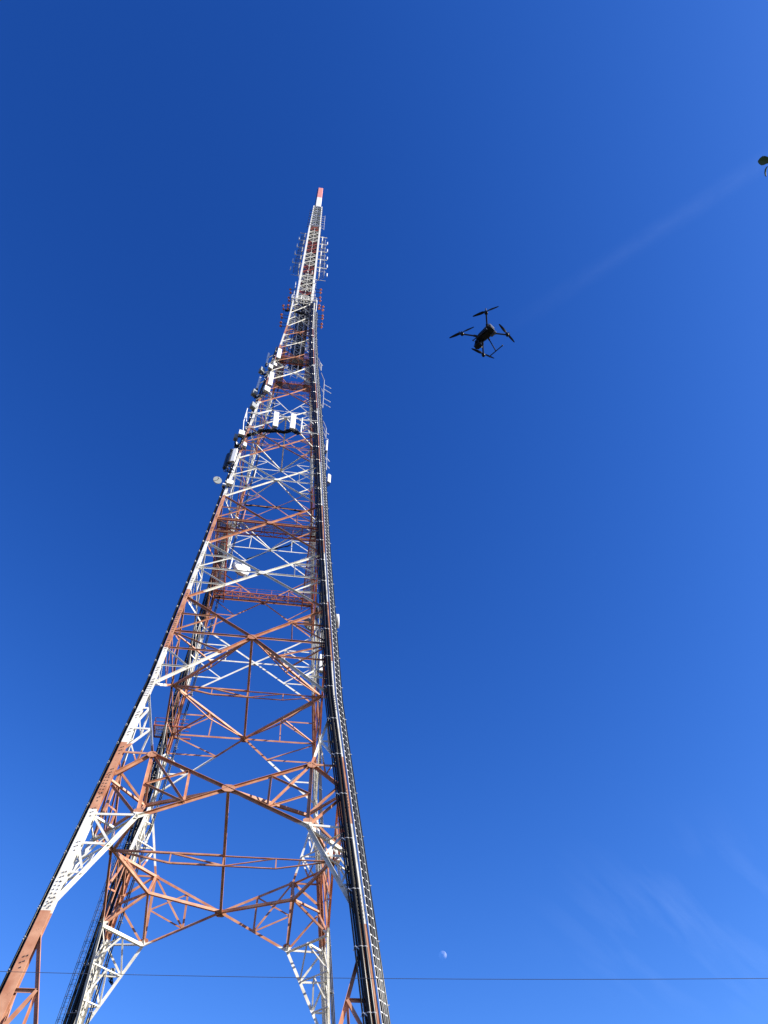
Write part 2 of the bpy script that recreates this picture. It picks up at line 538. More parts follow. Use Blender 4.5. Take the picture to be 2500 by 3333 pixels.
for k in range(4):
    n = FN(k)
    A0 = FP(k, 0, ZA[0])
    plate(k, 0, ZA[0], 1.2, 0.8)
    for s in (-1, 1):
        OUT = (FP(k, s, ZH) - FP(k, 0, ZH)).normalized()
        H, G = FP(k, s * TH, ZH), FP(k, s * TG, ZG)
        zt = ZN[1] - 1.4
        L1, LH, LG, L0 = FP(k, s * te(zt), zt), FP(k, s * te(ZH), ZH), FP(k, s * te(ZG), ZG), FP(k, s * te(ZN[0]), ZN[0])
        plate(k, s * TH, ZH - 0.1, 0.85, 0.7)
        plate(k, s * TG, ZG + 0.5, 0.8, 0.6)
        mem('arch_chord', H, A0, 0.25, 0.26, n)
        mem('arch_chord', G, A0, 0.26, 0.27, n)
        mem('arch_post', G, H, 0.23, 0.30, n, hint=OUT)
        mem('leg_truss_chord', H, L1, 0.24, 0.24, n, hint=-OUT)
        mem('leg_truss_chord', G, L0, 0.28, 0.30, n)
        mem('horizontal_strut', LH, H, 0.08, 0.2, n, sect='bar')
        mem('horizontal_strut', LG, G + V((0, 0, 0.15)), 0.08, 0.2, n, sect='bar')
        mem('diagonal_brace', LH + V((0, 0, -2.4)), H, 0.26, 0.28, n)
        mem('diagonal_brace', LH + V((0, 0, -3.6)), G, 0.2, 0.22, n)
        # truss between the two arch chords
        U, D, Mid = lerp(H, A0, 0.5), lerp(G, A0, 0.5), lerp(G, H, 0.5)
        mem('arch_lacing', U, D, 0.18, 0.22, n, hint=OUT)
        mem('arch_lacing', H, D, 0.17, 0.2, n)
        mem('arch_lacing', Mid, U, 0.14, 0.17, n)
        mem('arch_lacing', Mid, D, 0.14, 0.17, n)
        # truss between leg and post above H
        for q0, q1 in ((0.28, 0.62), (0.62, 1.0)):
            z1 = zt + (ZH - zt) * q0
            z2 = zt + (ZH - zt) * q1
            P = lerp(L1, H, q0)
            mem('leg_lacing', FP(k, s * te(z1), z1), P, 0.07, 0.19, n, sect='bar')
            mem('leg_lacing', P, FP(k, s * te(z2), z2 + 0.2), 0.08, 0.22, n, sect='bar')
        # truss between leg and chord below G
        prev = LG
        for q in (0.34, 0.66):
            z1 = ZG + (ZN[0] - ZG) * q
            P = lerp(G, L0, q)
            mem('leg_lacing', FP(k, s * te(z1), z1), P, 0.07, 0.2, n, sect='bar')
            mem('leg_lacing', prev, P, 0.07, 0.2, n, sect='bar')
            prev = FP(k, s * te(z1), z1 - 0.2)
        # panel below: same portal, mostly under the frame
        zt = ZN[0] - 2.0
        H2, G2, B0 = FP(k, s * 0.667, 20.6), FP(k, s * 0.62, 12.6), FP(k, 0, 16.0)
        L2, L3 = FP(k, s * te(zt), zt), FP(k, s * te(3), 3.0)
        mem('leg_truss_chord', H2, L2, 0.28, 0.3, n, hint=-OUT)
        mem('leg_truss_chord', G2, L3, 0.30, 0.26, n, sect='bar')
        mem('arch_post', G2, H2, 0.3, 0.28, n, sect='bar')
        mem('arch_chord', H2, B0, 0.3, 0.26, n, sect='bar')
        mem('arch_chord', G2, B0, 0.3, 0.26, n, sect='bar')
        prevq = None
        for q0, q1 in ((0.4, 0.72), (0.72, 1.0)):
            z1, z2 = zt + (20.6 - zt) * q0, zt + (20.6 - zt) * q1
            P = lerp(L2, H2, q0)
            mem('leg_lacing', FP(k, s * te(z1), z1), P, 0.18, 0.24, n)
            mem('leg_lacing', P, FP(k, s * te(z2), z2), 0.26, 0.22, n, sect='bar')
            if prevq is None:
                mem('leg_lacing', P, lerp(FP(k, s * te(z2), z2), H2, 0.45), 0.16, 0.18, n)
                prevq = 1
    # ties between neighbouring faces round each leg
    k2 = (k + 1) % 4
    Ha, Hb = FP(k, TH, ZH), FP(k2, -TH, ZH)
    Ga, Gb = FP(k, TG, ZG), FP(k2, -TG, ZG)
    Rp = ringpt(k)
    up = V((0, 0, 1))
    mem('corner_tie', Ha, Hb, 0.26, 0.3, up)
    mem('corner_tie', Ga, Gb, 0.3, 0.3, up)
    c = (Ga + Gb) / 2
    lg = leg_corner(*CORNERS[(k + 1) % 4], ZG) * 1.0
    mem('corner_tie', lerp(Ga, Gb, 0.5), V((lg.x * 0.97, lg.y * 0.97, ZG)), 0.18, 0.2, up)
    # plan ties and lacing between the two inner chords of each leg
    def chordpts(kk, sg):
        G_, L_ = FP(kk, sg * TG, ZG), FP(kk, sg * te(ZN[0]), ZN[0])
        H_, T_ = FP(kk, sg * TH, ZH), FP(kk, sg * te(ZN[1] - 1.4), ZN[1] - 1.4)
        return [lerp(G_, L_, 0.34), lerp(G_, L_, 0.66), lerp(H_, T_, 0.36), lerp(H_, T_, 0.7)]
    pa, pb = chordpts(k, 1), chordpts(k2, -1)
    for A_, B_ in zip(pa, pb):
        mem('corner_lacing', A_, B_, 0.12, 0.14, up, sect='bar')
    for M_, q_ in ((lerp(Ga, Gb, 0.5), 0), (lerp(pa[0], pb[0], 0.5), 1), (lerp(Ha, Hb, 0.5), 2), (lerp(pa[2], pb[2], 0.5), 3)):
        mem('corner_lacing', M_, pa[q_], 0.12, 0.16, FN(k), sect='bar')
        mem('corner_lacing', M_, pb[q_], 0.12, 0.16, FN(k2), sect='bar')
    for P in (Ha, Hb, Ga, Gb):
        mem('ring_strut', Rp, P, 0.2, 0.22, up, sect='bar')
    mem('ring_chord', FP(k, 0, ZA[0], 0.2), Rp, 0.28, 0.26, up, sect='bar')
    mem('ring_chord', Rp, FP(k2, 0, ZA[0], 0.2), 0.28, 0.26, up, sect='bar')
    lgA = leg_corner(*CORNERS[(k + 1) % 4], RZ)
    mem('ring_strut', Rp, V((lgA.x * 0.96, lgA.y * 0.96, RZ + 0.4)), 0.2, 0.2, up, sect='bar')

# horizontal cross frames -------------------------------------------------
def cross_frame(z, hang, full=True):
    up = V((0, 0, 1))
    F, Rr, B, L = (FP(k, 0, z, 0.15) for k in range(4))
    ctr = V((0, 0, z))
    # front to back: one stout strut
    mem('cross_strut', F, ctr, 0.28, 0.30, V((1, 0, 0)), sect='bar')
    mem('cross_strut', ctr, B, 0.28, 0.30, V((1, 0, 0)), sect='bar')
    # left to right: shallow two-chord truss
    for P in (L, Rr):
        q = lerp(P, ctr, 0.52)
        lo = q - V((0, 0, hang))
        cl = ctr - V((0, 0, hang))
        mem('cross_strut', P, ctr, 0.16, 0.2, up)
        mem('cross_strut', P, lo, 0.15, 0.18, up)
        mem('cross_strut', lo, cl, 0.15, 0.18, up)
        mem('cross_strut', q, cl, 0.13, 0.15, up)
        mem('short_post', q, lo, 0.12, 0.14, V((1, 0, 0)))
    mem('short_post', ctr, ctr - V((0, 0, hang)), 0.15, 0.15, V((1, 0, 0)))
    if full:
        for P, Q in ((F, Rr), (Rr, B), (B, L), (L, F)):
            m = lerp(P, Q, 0.5)
            lo = m - V((0, 0, hang * 0.9))
            mem('ring_chord', P, Q, 0.26, 0.24, up, sect='bar')
            mem('ring_chord', P, lo, 0.11, 0.11, up, sect='bar')
            mem('ring_chord', lo, Q, 0.11, 0.11, up, sect='bar')
            mem('short_post', m, lo, 0.18, 0.18, V((1, 0, 0)))
            lg = V((math.copysign(W(z), m.x), math.copysign(W(z), m.y), z))
            mem('ring_strut', m, lg * 1.0 + V((0, 0, 0)), 0.15, 0.16, up, sect='bar')
            for e in (P, Q):
                pass
cross_frame(ZA[0], 1.05, full=False)
cross_frame(ZA[1], 0.95)
up = V((0, 0, 1))
F6, R6, B6, L6 = (FP(k, 0, ZA[6], 0.15) for k in range(4))
mem('cross_strut', F6, B6, 0.22, 0.24, V((1, 0, 0)), sect='bar')
for P, Q in ((F6, R6), (R6, B6), (B6, L6), (L6, F6)):
    mem('ring_chord', P, Q, 0.2, 0.2, up, sect='bar')
for i in (4, 9, 11):
    F6, R6, B6, L6 = (FP(k, 0, ZA[i], 0.15) for k in range(4))
    for P, Q in ((F6, R6), (R6, B6), (B6, L6), (L6, F6)):
        mem('ring_chord', P, Q, 0.14, 0.14, up, sect='bar')

# walkways -------------------------------------------------------------------
def walkway(z, wid, mat, rail_h=1.15, lo=-1.0, gw=0.06):
    for k in range(4):
        n = FN(k)
        u = V((0, 0, 1)).cross(n)
        ww = W(z)
        half = ww - 0.25
        def P(t, d, dz=0.0):
            return n * (ww - d) + u * t + V((0, 0, z + dz))
        g = MB()
        for d in (0.25, wid):
            g.bar(P(-half, d), P(half, d), 0.14, 0.17, n)
        g.bar(P(-half, wid, lo), P(half, wid, lo), 0.13, 0.15, n)
        m = int(half * 2 / 1.35)
        for j in range(m + 1):
            t0 = -half + 2 * half * j / m
            g.bar(P(t0, wid), P(t0, wid, lo), 0.09, 0.09, n)
            g.bar(P(t0, 0.25), P(t0, wid), 0.07, 0.07, V((0, 0, 1)))
            g.bar(P(t0, 0.25), P(t0, wid, lo), 0.06, 0.06, V((0, 0, 1)))
            if j < m:
                t1 = -half + 2 * half * (j + 1) / m
                tm = (t0 + t1) / 2
                g.bar(P(t0 if j % 2 else t1, wid), P(t1 if j % 2 else t0, wid, lo), 0.085, 0.085, n)
        way = g.build('walkway', mat, tower)
        dk = MB()
        nb = int(half * 2 / 0.16)
        for j in range(nb):
            t0 = -half + 2 * half * (j + 0.5) / nb
            dk.box(P(t0, (wid + 0.25) / 2, 0.09), gw, wid - 0.3, 0.04, u, n)
        for q in (0.3, 0.5, 0.7):
            dk.bar(P(-half, 0.25 + (wid - 0.25) * q, 0.06), P(half, 0.25 + (wid - 0.25) * q, 0.06), 0.03, 0.03, n)
        tag(dk.build('deck_grating', M_GRATE, way), kind='stuff')
        rl = MB()
        for d in (wid - 0.03,):
            for h in (0.6, rail_h):
                rl.tube(P(-half + wid, d, h), P(half - wid, d, h), 0.03, 6)
            for j in range(6):
                t0 = (-half + wid) + 2 * (half - wid) * j / 5
                rl.tube(P(t0, d), P(t0, d, rail_h), 0.03, 6)
        rl.build('handrail', mat, way)
        ro = MB()
        for h in (0.6, rail_h):
            ro.tube(P(-half, 0.3, h), P(half, 0.3, h), 0.03, 6)
        ro.build('handrail', mat, way)

walkway(ZA[3], 1.75, M_RED)
walkway(ZA[9], 1.7, M_RED, 1.15, -0.35, 0.115)

# column on top of the taper -------------------------------------------------
def CW(z):
    z -= Z0
    return 2.3 + (2.02 - 2.3) * (z - 200) / 80.0

def CP(k, t, z, d=0.0):
    ww = CW(z)
    a, b = rot(k, t * ww, -(ww - d))
    return V((a, b, z))

ZC0, ZC1 = ZTOP + 0.4, 280.0 + Z0
for sa, sb in CORNERS:
    for z0, z1 in ((ZC0, 228.0), (228.0, 255.0), (255.0, ZC1)):
        mb = MB()
        q = []
        for z in (z0, z1):
            c = CW(z) + 0.05
            f, t = 0.55, 0.06
            q.append([V((sa * (c - x), sb * (c - y), z)) for x, y in [(0, 0), (f, 0), (f, t), (t, t), (t, f), (0, f)]])
        mb.add(q[0] + q[1], [(i, (i + 1) % 6, 6 + (i + 1) % 6, 6 + i) for i in range(6)] + [tuple(range(6))[::-1], tuple(range(6, 12))])
        recalc(mb.build('mast_leg', M_WHITE, tower))
NC = 18
for j in range(NC):
    z0 = ZC0 + (ZC1 - ZC0) * j / NC
    z1 = ZC0 + (ZC1 - ZC0) * (j + 1) / NC
    zm = (z0 + z1) / 2
    for k in range(4):
        n = FN(k)
        for s in (-1, 1):
            for z in (z0, z1):
                mem('lattice_brace', CP(k, s * 0.92, z, 0.06), CP(k, 0, zm, 0.06), 0.12, 0.14, n, M_COLPAINT, 'bar')
    mb = MB()
    for k in range(4):
        mb.bar(CP(k, -0.95, z0, 0.08), CP(k, 0.95, z0, 0.08), 0.1, 0.12, FN(k))
    mb.build('mast_ring', M_COLPAINT, tower)
mb = MB()
mb.bar((0, -CW(ZC0) + 0.5, ZC0), (0, -CW(ZC1) + 0.5, ZC1), 0.22, 0.14, V((0, -1, 0)))
mb.build('cable_tray', M_WHITE, tower)
mb = MB()
for a, b, r in ((0.2, 0.6, 0.22), (0.62, 0.3, 0.22), (1.05, 0.2, 0.22), (1.45, 0.7, 0.24), (0.85, 0.9, 0.26), (1.3, 1.2, 0.24), (0.35, 1.3, 0.24), (1.6, 0.1, 0.2), (0.9, -0.3, 0.18), (-0.2, 1.0, 0.22), (-0.6, 1.3, 0.22), (-1.05, 1.1, 0.18), (-1.45, 1.4, 0.16)):
    mb.tube((a, b, ZN[10]), (a * 0.92, b * 0.92, ZC1 - 1), r, 8)
mb.build('inner_feedline', M_BLACK, tower)
mb = MB()
for z0, z1, d in ((206.5, 209.0, 0.3), (226.0, 230.0, 0.25)):
    mb.bar((-1.9, 1.6, z0 + Z0), (1.9, 1.6, z0 + Z0), 0.2, z1 - z0, V((0, 1, 0)))
mb.build('mast_plate', M_COLPAINT, tower)
# spine running down inside the taper
for sa, sb in CORNERS:
    mb = MB()
    mb.bar((sa * 0.75, sb * 0.75, ZN[9] + 3), (sa * 0.75, sb * 0.75, ZTOP), 0.12, 0.12, V((1, 0, 0)))
    mb.build('spine_rail', M_GALV, tower)
mb = MB()
z = ZN[9] + 3
flip = 1
while z < ZTOP - 2:
    for k in range(4):
        a0, b0 = rot(k, -0.75 * flip, -0.75)
        a1, b1 = rot(k, 0.75 * flip, -0.75)
        mb.bar((a0, b0, z), (a1, b1, z + 1.6), 0.06, 0.06, FN(k))
    flip = -flip
    z += 1.6
tag(mb.build('spine_lacing', M_GALV, tower), kind='stuff')

# platform at the neck
def neck_platform():
    z = ZTOP
    h = 3.3
    mb = MB()
    for k in range(4):
        n = FN(k)
        u = V((0, 0, 1)).cross(n)
        mb.bar(n * h + u * (-h) + V((0, 0, z)), n * h + u * h + V((0, 0, z)), 0.22, 0.3, n)
        mb.bar(n * (h - 1.0) + u * (-h) + V((0, 0, z)), n * (h - 1.0) + u * h + V((0, 0, z)), 0.14, 0.2, n)
        for j in range(12):
            t = -h + 2 * h * j / 11
            mb.bar(n * h + u * t + V((0, 0, z)), n * (h - 1.0) + u * t + V((0, 0, z)), 0.05, 0.05, u)
    pf = mb.build('neck_platform', M_WHITE, tower)
    for k in range(4):
        n = FN(k)
        u = V((0, 0, 1)).cross(n)
        r = MB()
        for hh in (1.3, 2.6):
            r.bar(n * h + u * (-h) + V((0, 0, z + hh)), n * h + u * h + V((0, 0, z + hh)), 0.1, 0.12, n)
        for j in range(6):
            t = -h + 2 * h * j / 5
            r.bar(n * h + u * t + V((0, 0, z)), n * h + u * t + V((0, 0, z + 2.6)), 0.1, 0.12, n)
        r.build('handrail', M_WHITE, pf)
    f = MB()
    for k in (0, 3):
        n = FN(k)
        u = V((0, 0, 1)).cross(n)
        for t0, t1, z0, z1 in ((-2.0, -0.8, 0.3, 2.3), (-0.2, 1.0, 0.3, 2.3), (1.7, 2.4, 3.2, 5.2)):
            cs = [(t0, z0), (t1, z0), (t1, z1), (t0, z1)]
            for q in range(4):
                (a, b), (c, d) = cs[q], cs[(q + 1) % 4]
                f.bar(n * (h + 0.08) + u * a + V((0, 0, z + b)), n * (h + 0.08) + u * c + V((0, 0, z + d)), 0.12, 0.12, n)
    f.build('antenna_frame', M_WHITE, pf)
neck_platform()

# clutter of mounting steel low on the column
mb = MB()
rnd = random.Random(3)
for q in range(46):
    z = ZTOP + rnd.uniform(3.5, 27)
    k = rnd.choice((0, 0, 0, 3, 1))
    t = rnd.uniform(-0.85, 0.85)
    n = FN(k)
    u = V((0, 0, 1)).cross(n)
    p = CP(k, t, z) + n * rnd.uniform(0.05, 0.5)
    if q % 3 == 0:
        mb.bar(p, p + V((0, 0, rnd.uniform(1.0, 2.6))), 0.1, 0.12, n)
    elif q % 3 == 1:
        mb.bar(p, p + u * rnd.uniform(0.6, 1.5), 0.1, 0.12, n)
    else:
        mb.bar(p, p + u * rnd.uniform(0.4, 0.9) + V((0, 0, rnd.uniform(-0.8, 0.9))), 0.1, 0.1, n)
tag(mb.build('mounting_steel', M_WHITE, tower), kind='stuff')

# upper lattice section: grey slot panels
def SWd(z):
    return 1.95 + (1.72 - 1.95) * (z - Z0 - 280) / 31.0
ZS0, ZS1 = 280.6 + Z0, 310.6 + Z0
mb = MB()
for k in range(4):
    n = FN(k)
    mb.bar(n * 2.05 + V((0, 0, 1)).cross(n) * -2.1 + V((0, 0, ZS0 - 0.3)), n * 2.05 + V((0, 0, 1)).cross(n) * 2.1 + V((0, 0, ZS0 - 0.3)), 0.3, 0.5, n)
    mb.bar(n * 2.0 + V((0, 0, 1)).cross(n) * -2.0 + V((0, 0, ZS0 - 1.6)), n * 2.0 + V((0, 0, 1)).cross(n) * 2.0 + V((0, 0, ZS0 - 1.6)), 0.2, 0.3, n)
mb.box((0, 0, ZS0), 3.9, 3.9, 0.12)
mb.build('mast_cap', M_GALV, tower)
for sa, sb in CORNERS:
    mb = MB()
    q = []
    for z in (ZS0, ZS1):
        c = SWd(z)
        q.append([V((sa * (c - x), sb * (c - y), z)) for x, y in [(0, 0), (0.4, 0), (0.4, 0.05), (0.05, 0.05), (0.05, 0.4), (0, 0.4)]])
    mb.add(q[0] + q[1], [(i, (i + 1) % 6, 6 + (i + 1) % 6, 6 + i) for i in range(6)] + [tuple(range(6))[::-1], tuple(range(6, 12))])
    recalc(mb.build('mast_leg', M_WHITE, tower))
for j in range(9):
    z0 = ZS0 + (ZS1 - ZS0) * j / 9
    z1 = ZS0 + (ZS1 - ZS0) * (j + 1) / 9
    for k in range(4):
        n = FN(k)
        u = V((0, 0, 1)).cross(n)
        g = MB()
        c = SWd(z0) - 0.05
        g.bar(n * c - u * c + V((0, 0, z0)), n * c + u * c + V((0, 0, z0)), 0.3, 0.22, n)
        g.bar(n * c - u * c + V((0, 0, z0)), n * c + V((0, 0, z1)), 0.14, 0.16, n)
        g.bar(n * c + u * c + V((0, 0, z0)), n * c + V((0, 0, z1)), 0.14, 0.16, n)
        g.bar(n * c + V((0, 0, z0)), n * c + V((0, 0, z1)), 0.1, 0.24, n)
        g.build('mast_bay', M_GREY if (j + k) % 2 else M_GALV, tower)
    g = MB()
    g.box((0.15, 0.1, (z0 + z1) / 2), 1.5, 1.5, (z1 - z0) * 0.55)
    g.build('slot_antenna', M_DARK, tower)

# the pole on top: white panels below, coral panels above
ZP0, ZP1, ZPM = 311.0 + Z0, 346.5 + Z0, 329.5 + Z0
nseg = 12
for j in range(nseg):
    z0 = ZP0 + (ZP1 - ZP0) * j / nseg
    z1 = ZP0 + (ZP1 - ZP0) * (j + 1) / nseg - 0.14
    r = 1.12 - 0.10 * j / nseg
    mb = MB()
    pr = []
    c_ = 0.16
    r *= 0.95
    pr = [(-r + c_, -r), (r - c_, -r), (r, -r + c_), (r, r - c_), (r - c_, r), (-r + c_, r), (-r, r - c_), (-r, -r + c_)]
    mb.prism(V((0, 0, z0)), V((0, 0, z1)), pr, V((1, 0, 0)), V((0, 1, 0)))
    mb.build('pole_section', M_BRIGHT if z1 < ZPM else M_CORAL, tower)
mb = MB()
mb.tube((0, 0, ZP0 - 0.5), (0, 0, ZP1 + 0.4), 0.8, 10)
mb.tube((-0.55, -0.3, ZP1), (-0.55, -0.3, ZP1 + 2.6), 0.06, 6)
mb.tube((0.5, 0.3, ZP1), (0.5, 0.3, ZP1 + 0.9), 0.2, 8)
mb.box((0, 0, ZP0 - 0.25), 3.2, 3.2, 0.25)
mb.build('pole_core', M_DARK, tower)
mb = MB()
z = ZP0
while z < ZP1:
    mb.box((-1.22, -0.2, z), 0.22, 0.5, 0.5)
    z += 1.5
mb.tube((-1.32, -0.2, ZP0), (-1.24, -0.2, ZP1), 0.09, 6)
mb.build('climbing_rail', M_DARK, tower)

# footings
for sa, sb in CORNERS:
    mb = MB()
    c = leg_corner(sa, sb, 0)
    mb.box((c.x - sa * 0.4, c.y - sb * 0.4, 0.45), 3.2, 3.2, 1.1, ch=0.1)
    mb.build('footing', M_CONC, tower)

# ------------------------------------------------------------------ things hung on the tower
def hang(name, origin, label, cat, group=None):
    o = bpy.data.objects.new(name, None)
    COL.objects.link(o)
    o.location = world(origin)
    o.rotation_euler = (0, 0, YAW)
    return tag(o, label, cat, group)

def leg_line(sa, sb, da, db, z0, z1):
    zs = sorted(set([z for z in [0.0] + KZ + [q[0] for q in FZ] if z0 < z < z1]))
    return [V((sa * (W(z) + off(da, z)), sb * (W(z) + off(db, z)), z)) for z in [z0] + zs + [z1]]

def off(d, z):
    """an offset may be (k, c): k flange widths plus c metres"""
    return d[0] * FL(z) + d[1] if isinstance(d, tuple) else d

# feedlines in front of the right front leg
def feedlines(name, label, sa, sb, cables, z1, clamp_step, clip=True):
    o = hang(name, V((sa * W(0), sb * W(0), 0)), label, 'cable bundle')
    base = V((sa * W(0), sb * W(0), 0))
    for da, db, r in cables:
        mb = MB()
        mb.path(leg_line(sa, sb, da, db, 0.4, z1), r, 10)
        mb.build('cable', M_BLACK, o, True, base)
    z = 2.0
    while z < z1 - 1:
        mb = MB()
        for da, db, r in cables:
            p = V((sa * (W(z) + off(da, z)), sb * (W(z) + off(db, z)), z))
            mb.lathe(p, (0, 0, 1), [(r + 0.015, -0.035), (r + 0.03, 0), (r + 0.015, 0.035)], 10)
            mb.tube(p, p + V((-sa * 0.05, -sb * 0.55, 0)), 0.035, 6)
        q0, q1 = cables[0], cables[min(1, len(cables) - 1)]
        e0 = V((sa * (W(z) + off(q0[0], z)), sb * (W(z) + off(q0[1], z) + 0.12), z + 0.05))
        e1 = V((sa * (W(z) + off(q1[0], z)), sb * (W(z) + off(q1[1], z) + 0.12), z - 0.1))
        mb.bar(e0, e1 + (e1 - e0), 0.05, 0.06, V((0, 1, 0)))
        mb.build('cable_clamp', M_GALV, o, False, base)
        z += clamp_step
    return o

feedlines('feedline_bundle', 'thick black feedlines clamped up the front right leg beside the rungs', 1, -1,
          [((0.3, -1.24), 0.40, 0.075), ((0.3, -1.06), 0.42, 0.085), ((0.3, -0.79), 0.48, 0.19), ((0.3, -0.44), 0.50, 0.16)], ZTOP - 2, 4.8)
feedlines('feedline_bundle', 'wide black feedlines running up the outside of the rear left leg', -1, 1,
          [(0.45, -0.1, 0.16), (0.82, 0.0, 0.2), (1.22, 0.05, 0.16)], ZN[5], 4.2)
feedlines('feedline_bundle', 'thin dark cables strapped on the outside of the rear right leg', 1, 1,
          [(0.42, -0.35, 0.06), (0.58, -0.2, 0.07), (0.74, -0.1, 0.06)], ZN[4], 4.5)
feedlines('feedline_bundle', 'black cables clipped along the outer edge of the front left leg', -1, -1,
          [(0.36, -0.25, 0.07), (0.46, -0.08, 0.08), (0.50, 0.08, 0.06)], ZN[10], 2.4)
feedlines('feedline_bundle', 'black cables running up the inner side of the rear left leg', -1, 1,
          [(-0.85, -0.4, 0.06), (-1.05, -0.45, 0.07)], ZTOP - 4, 4.2)

# waveguide ladder on the corner of the right front leg
def cable_ladder():
    off = V((W(0), -W(0), 0))
    o = hang('cable_ladder', off, 'steel cable ladder with pale rungs up the corner of the front right leg', 'ladder')
    z1 = ZTOP - 6
    D = V((0.62, 0.74, 0))
    def base(z):
        c = leg_corner(1, -1, z)
        return c + V((0.10, -0.06, 0))
    zs = [0.3] + [z for z in KZ if z < z1] + [z1]
    for q, mat, rr in ((0.0, M_GALV, 0.035), (0.52, M_DARK, 0.04), (1.0, M_GREY, 0.04)):
        mb = MB()
        mb.path([base(z) + D * q for z in zs], rr, 6)
        mb.build('rail', mat, o, False, off)
    mb = MB()
    mb.path([base(z) + D * 1.16 for z in zs], 0.1, 10)
    mb.build('cable', M_BLACK, o, True, off)
    mb = MB()
    mb.path([base(z) + D * 0.75 + V((0.02, 0.12, 0)) for z in zs], 0.09, 8)
    mb.path([base(z) + D * 0.25 + V((0.02, 0.12, 0)) for z in zs], 0.12, 8)
    mb.path([base(z) + D * 0.5 + V((0.03, 0.14, 0)) for z in zs], 0.12, 8)
    mb.build('cable', M_BLACK, o, True, off)
    z = 0.8
    while z < z1:
        mb = MB()
        p = base(z)
        mb.bar(p - D * 0.02, p + D * 1.02, 0.06, 0.055, V((0, 0, 1)))
        mb.build('rung', M_BRIGHT, o, False, off)
        z += 0.82
    z = 3.0
    while z < z1:
        mb = MB()
        p = base(z) + D * 1.16
        mb.lathe(p, (0, 0, 1), [(0.11, -0.04), (0.13, 0), (0.11, 0.04)], 8)
        mb.tube(p, p + V((0.2, 0.0, 0.05)), 0.045, 6)
        mb.build('cable_clamp', M_GALV, o, False, off)
        z += 4.8
cable_ladder()

# caged ladder outside the rear left leg
def cage_ladder():
    off = V((-W(0) - 1.9, W(0), 0))
    o = hang('caged_ladder', off, 'thin caged access ladder running up left of the rear left leg', 'ladder')
    zt = ZH + 8
    def c(z):
        return V((-W(z) - 1.75, W(z) + 0.1, z))
    zs = [0.3, KZ[0], KZ[1], zt] if zt > KZ[1] else [0.3, KZ[0], zt]
    for dx in (-0.2, 0.2):
        mb = MB()
        mb.path([c(z) + V((dx, 0.2, 0)) for z in zs], 0.03, 6)
        mb.build('rail', M_DARK, o, False, off)
    for q in range(5):
        a = math.pi * (1.0 + q / 4)
        mb = MB()
        mb.path([c(z) + V((0.36 * math.cos(a), 0.2 + 0.5 * math.sin(a), 0)) for z in zs], 0.018, 5)
        mb.build('cage_strap', M_DARK, o, False, off)
    z = 3.0
    while z < zt:
        mb = MB()
        mb.path([c(z) + V((0.36 * math.cos(math.pi * (1 + q / 8)), 0.2 + 0.5 * math.sin(math.pi * (1 + q / 8)), 0)) for q in range(9)], 0.02, 5)
        mb.build('cage_hoop', M_DARK, o, False, off)
        mb = MB()
        for h in (0, 0.33, 0.66):
            mb.tube(c(z + h) + V((-0.2, 0.2, 0)), c(z + h) + V((0.2, 0.2, 0)), 0.014, 5)
        mb.build('rung', M_DARK, o, False, off)
        z += 1.0
cage_ladder()

# rest platform by the rear left leg
def rest_platform():
    p0 = at(548, 2402, W(ZN[1]) + 0.2)
    z0 = p0.z
    o = hang('rest_platform', p0, 'small red railed rest platform with mesh floor beside the rear left leg', 'platform')
    lx, ly, h = 3.0, 2.3, 1.2
    cx, cy = p0.x - 0.3, p0.y - 1.2
    mb = MB()
    for y in (-ly / 2, ly / 2):
        mb.bar((cx - lx / 2, cy + y, z0), (cx + lx / 2 + 1.6, cy + y, z0), 0.14, 0.18, V((0, 1, 0)))
    for x in (-lx / 2, lx / 2):
        mb.bar((cx + x, cy - ly / 2, z0), (cx + x, cy + ly / 2, z0), 0.14, 0.18, V((1, 0, 0)))
    mb.build('floor_frame', M_RED, o, False, p0)
    g = MB()
    for j in range(18):
        x = cx - lx / 2 + lx * (j + 0.5) / 18
        g.box((x, cy, z0 + 0.02), 0.05, ly, 0.03)
    for j in range(8):
        y = cy - ly / 2 + ly * (j + 0.5) / 8
        g.box((cx, y, z0 + 0.05), lx, 0.03, 0.025)
    tag(g.build('floor_grating', M_GALV, o, False, p0), kind='stuff')
    r = MB()
    for hh in (0.6, h):
        for y in (-ly / 2, ly / 2):
            r.tube((cx - lx / 2, cy + y, z0 + hh), (cx + lx / 2 + 1.2, cy + y, z0 + hh), 0.045, 6)
        r.tube((cx - lx / 2, cy - ly / 2, z0 + hh), (cx - lx / 2, cy + ly / 2, z0 + hh), 0.045, 6)
    for x in (-lx / 2, 0, lx / 2):
        for y in (-ly / 2, ly / 2):
            r.tube((cx + x, cy + y, z0), (cx + x, cy + y, z0 + h), 0.045, 6)
    r.build('handrail', M_RED, o, False, p0)
rest_platform()

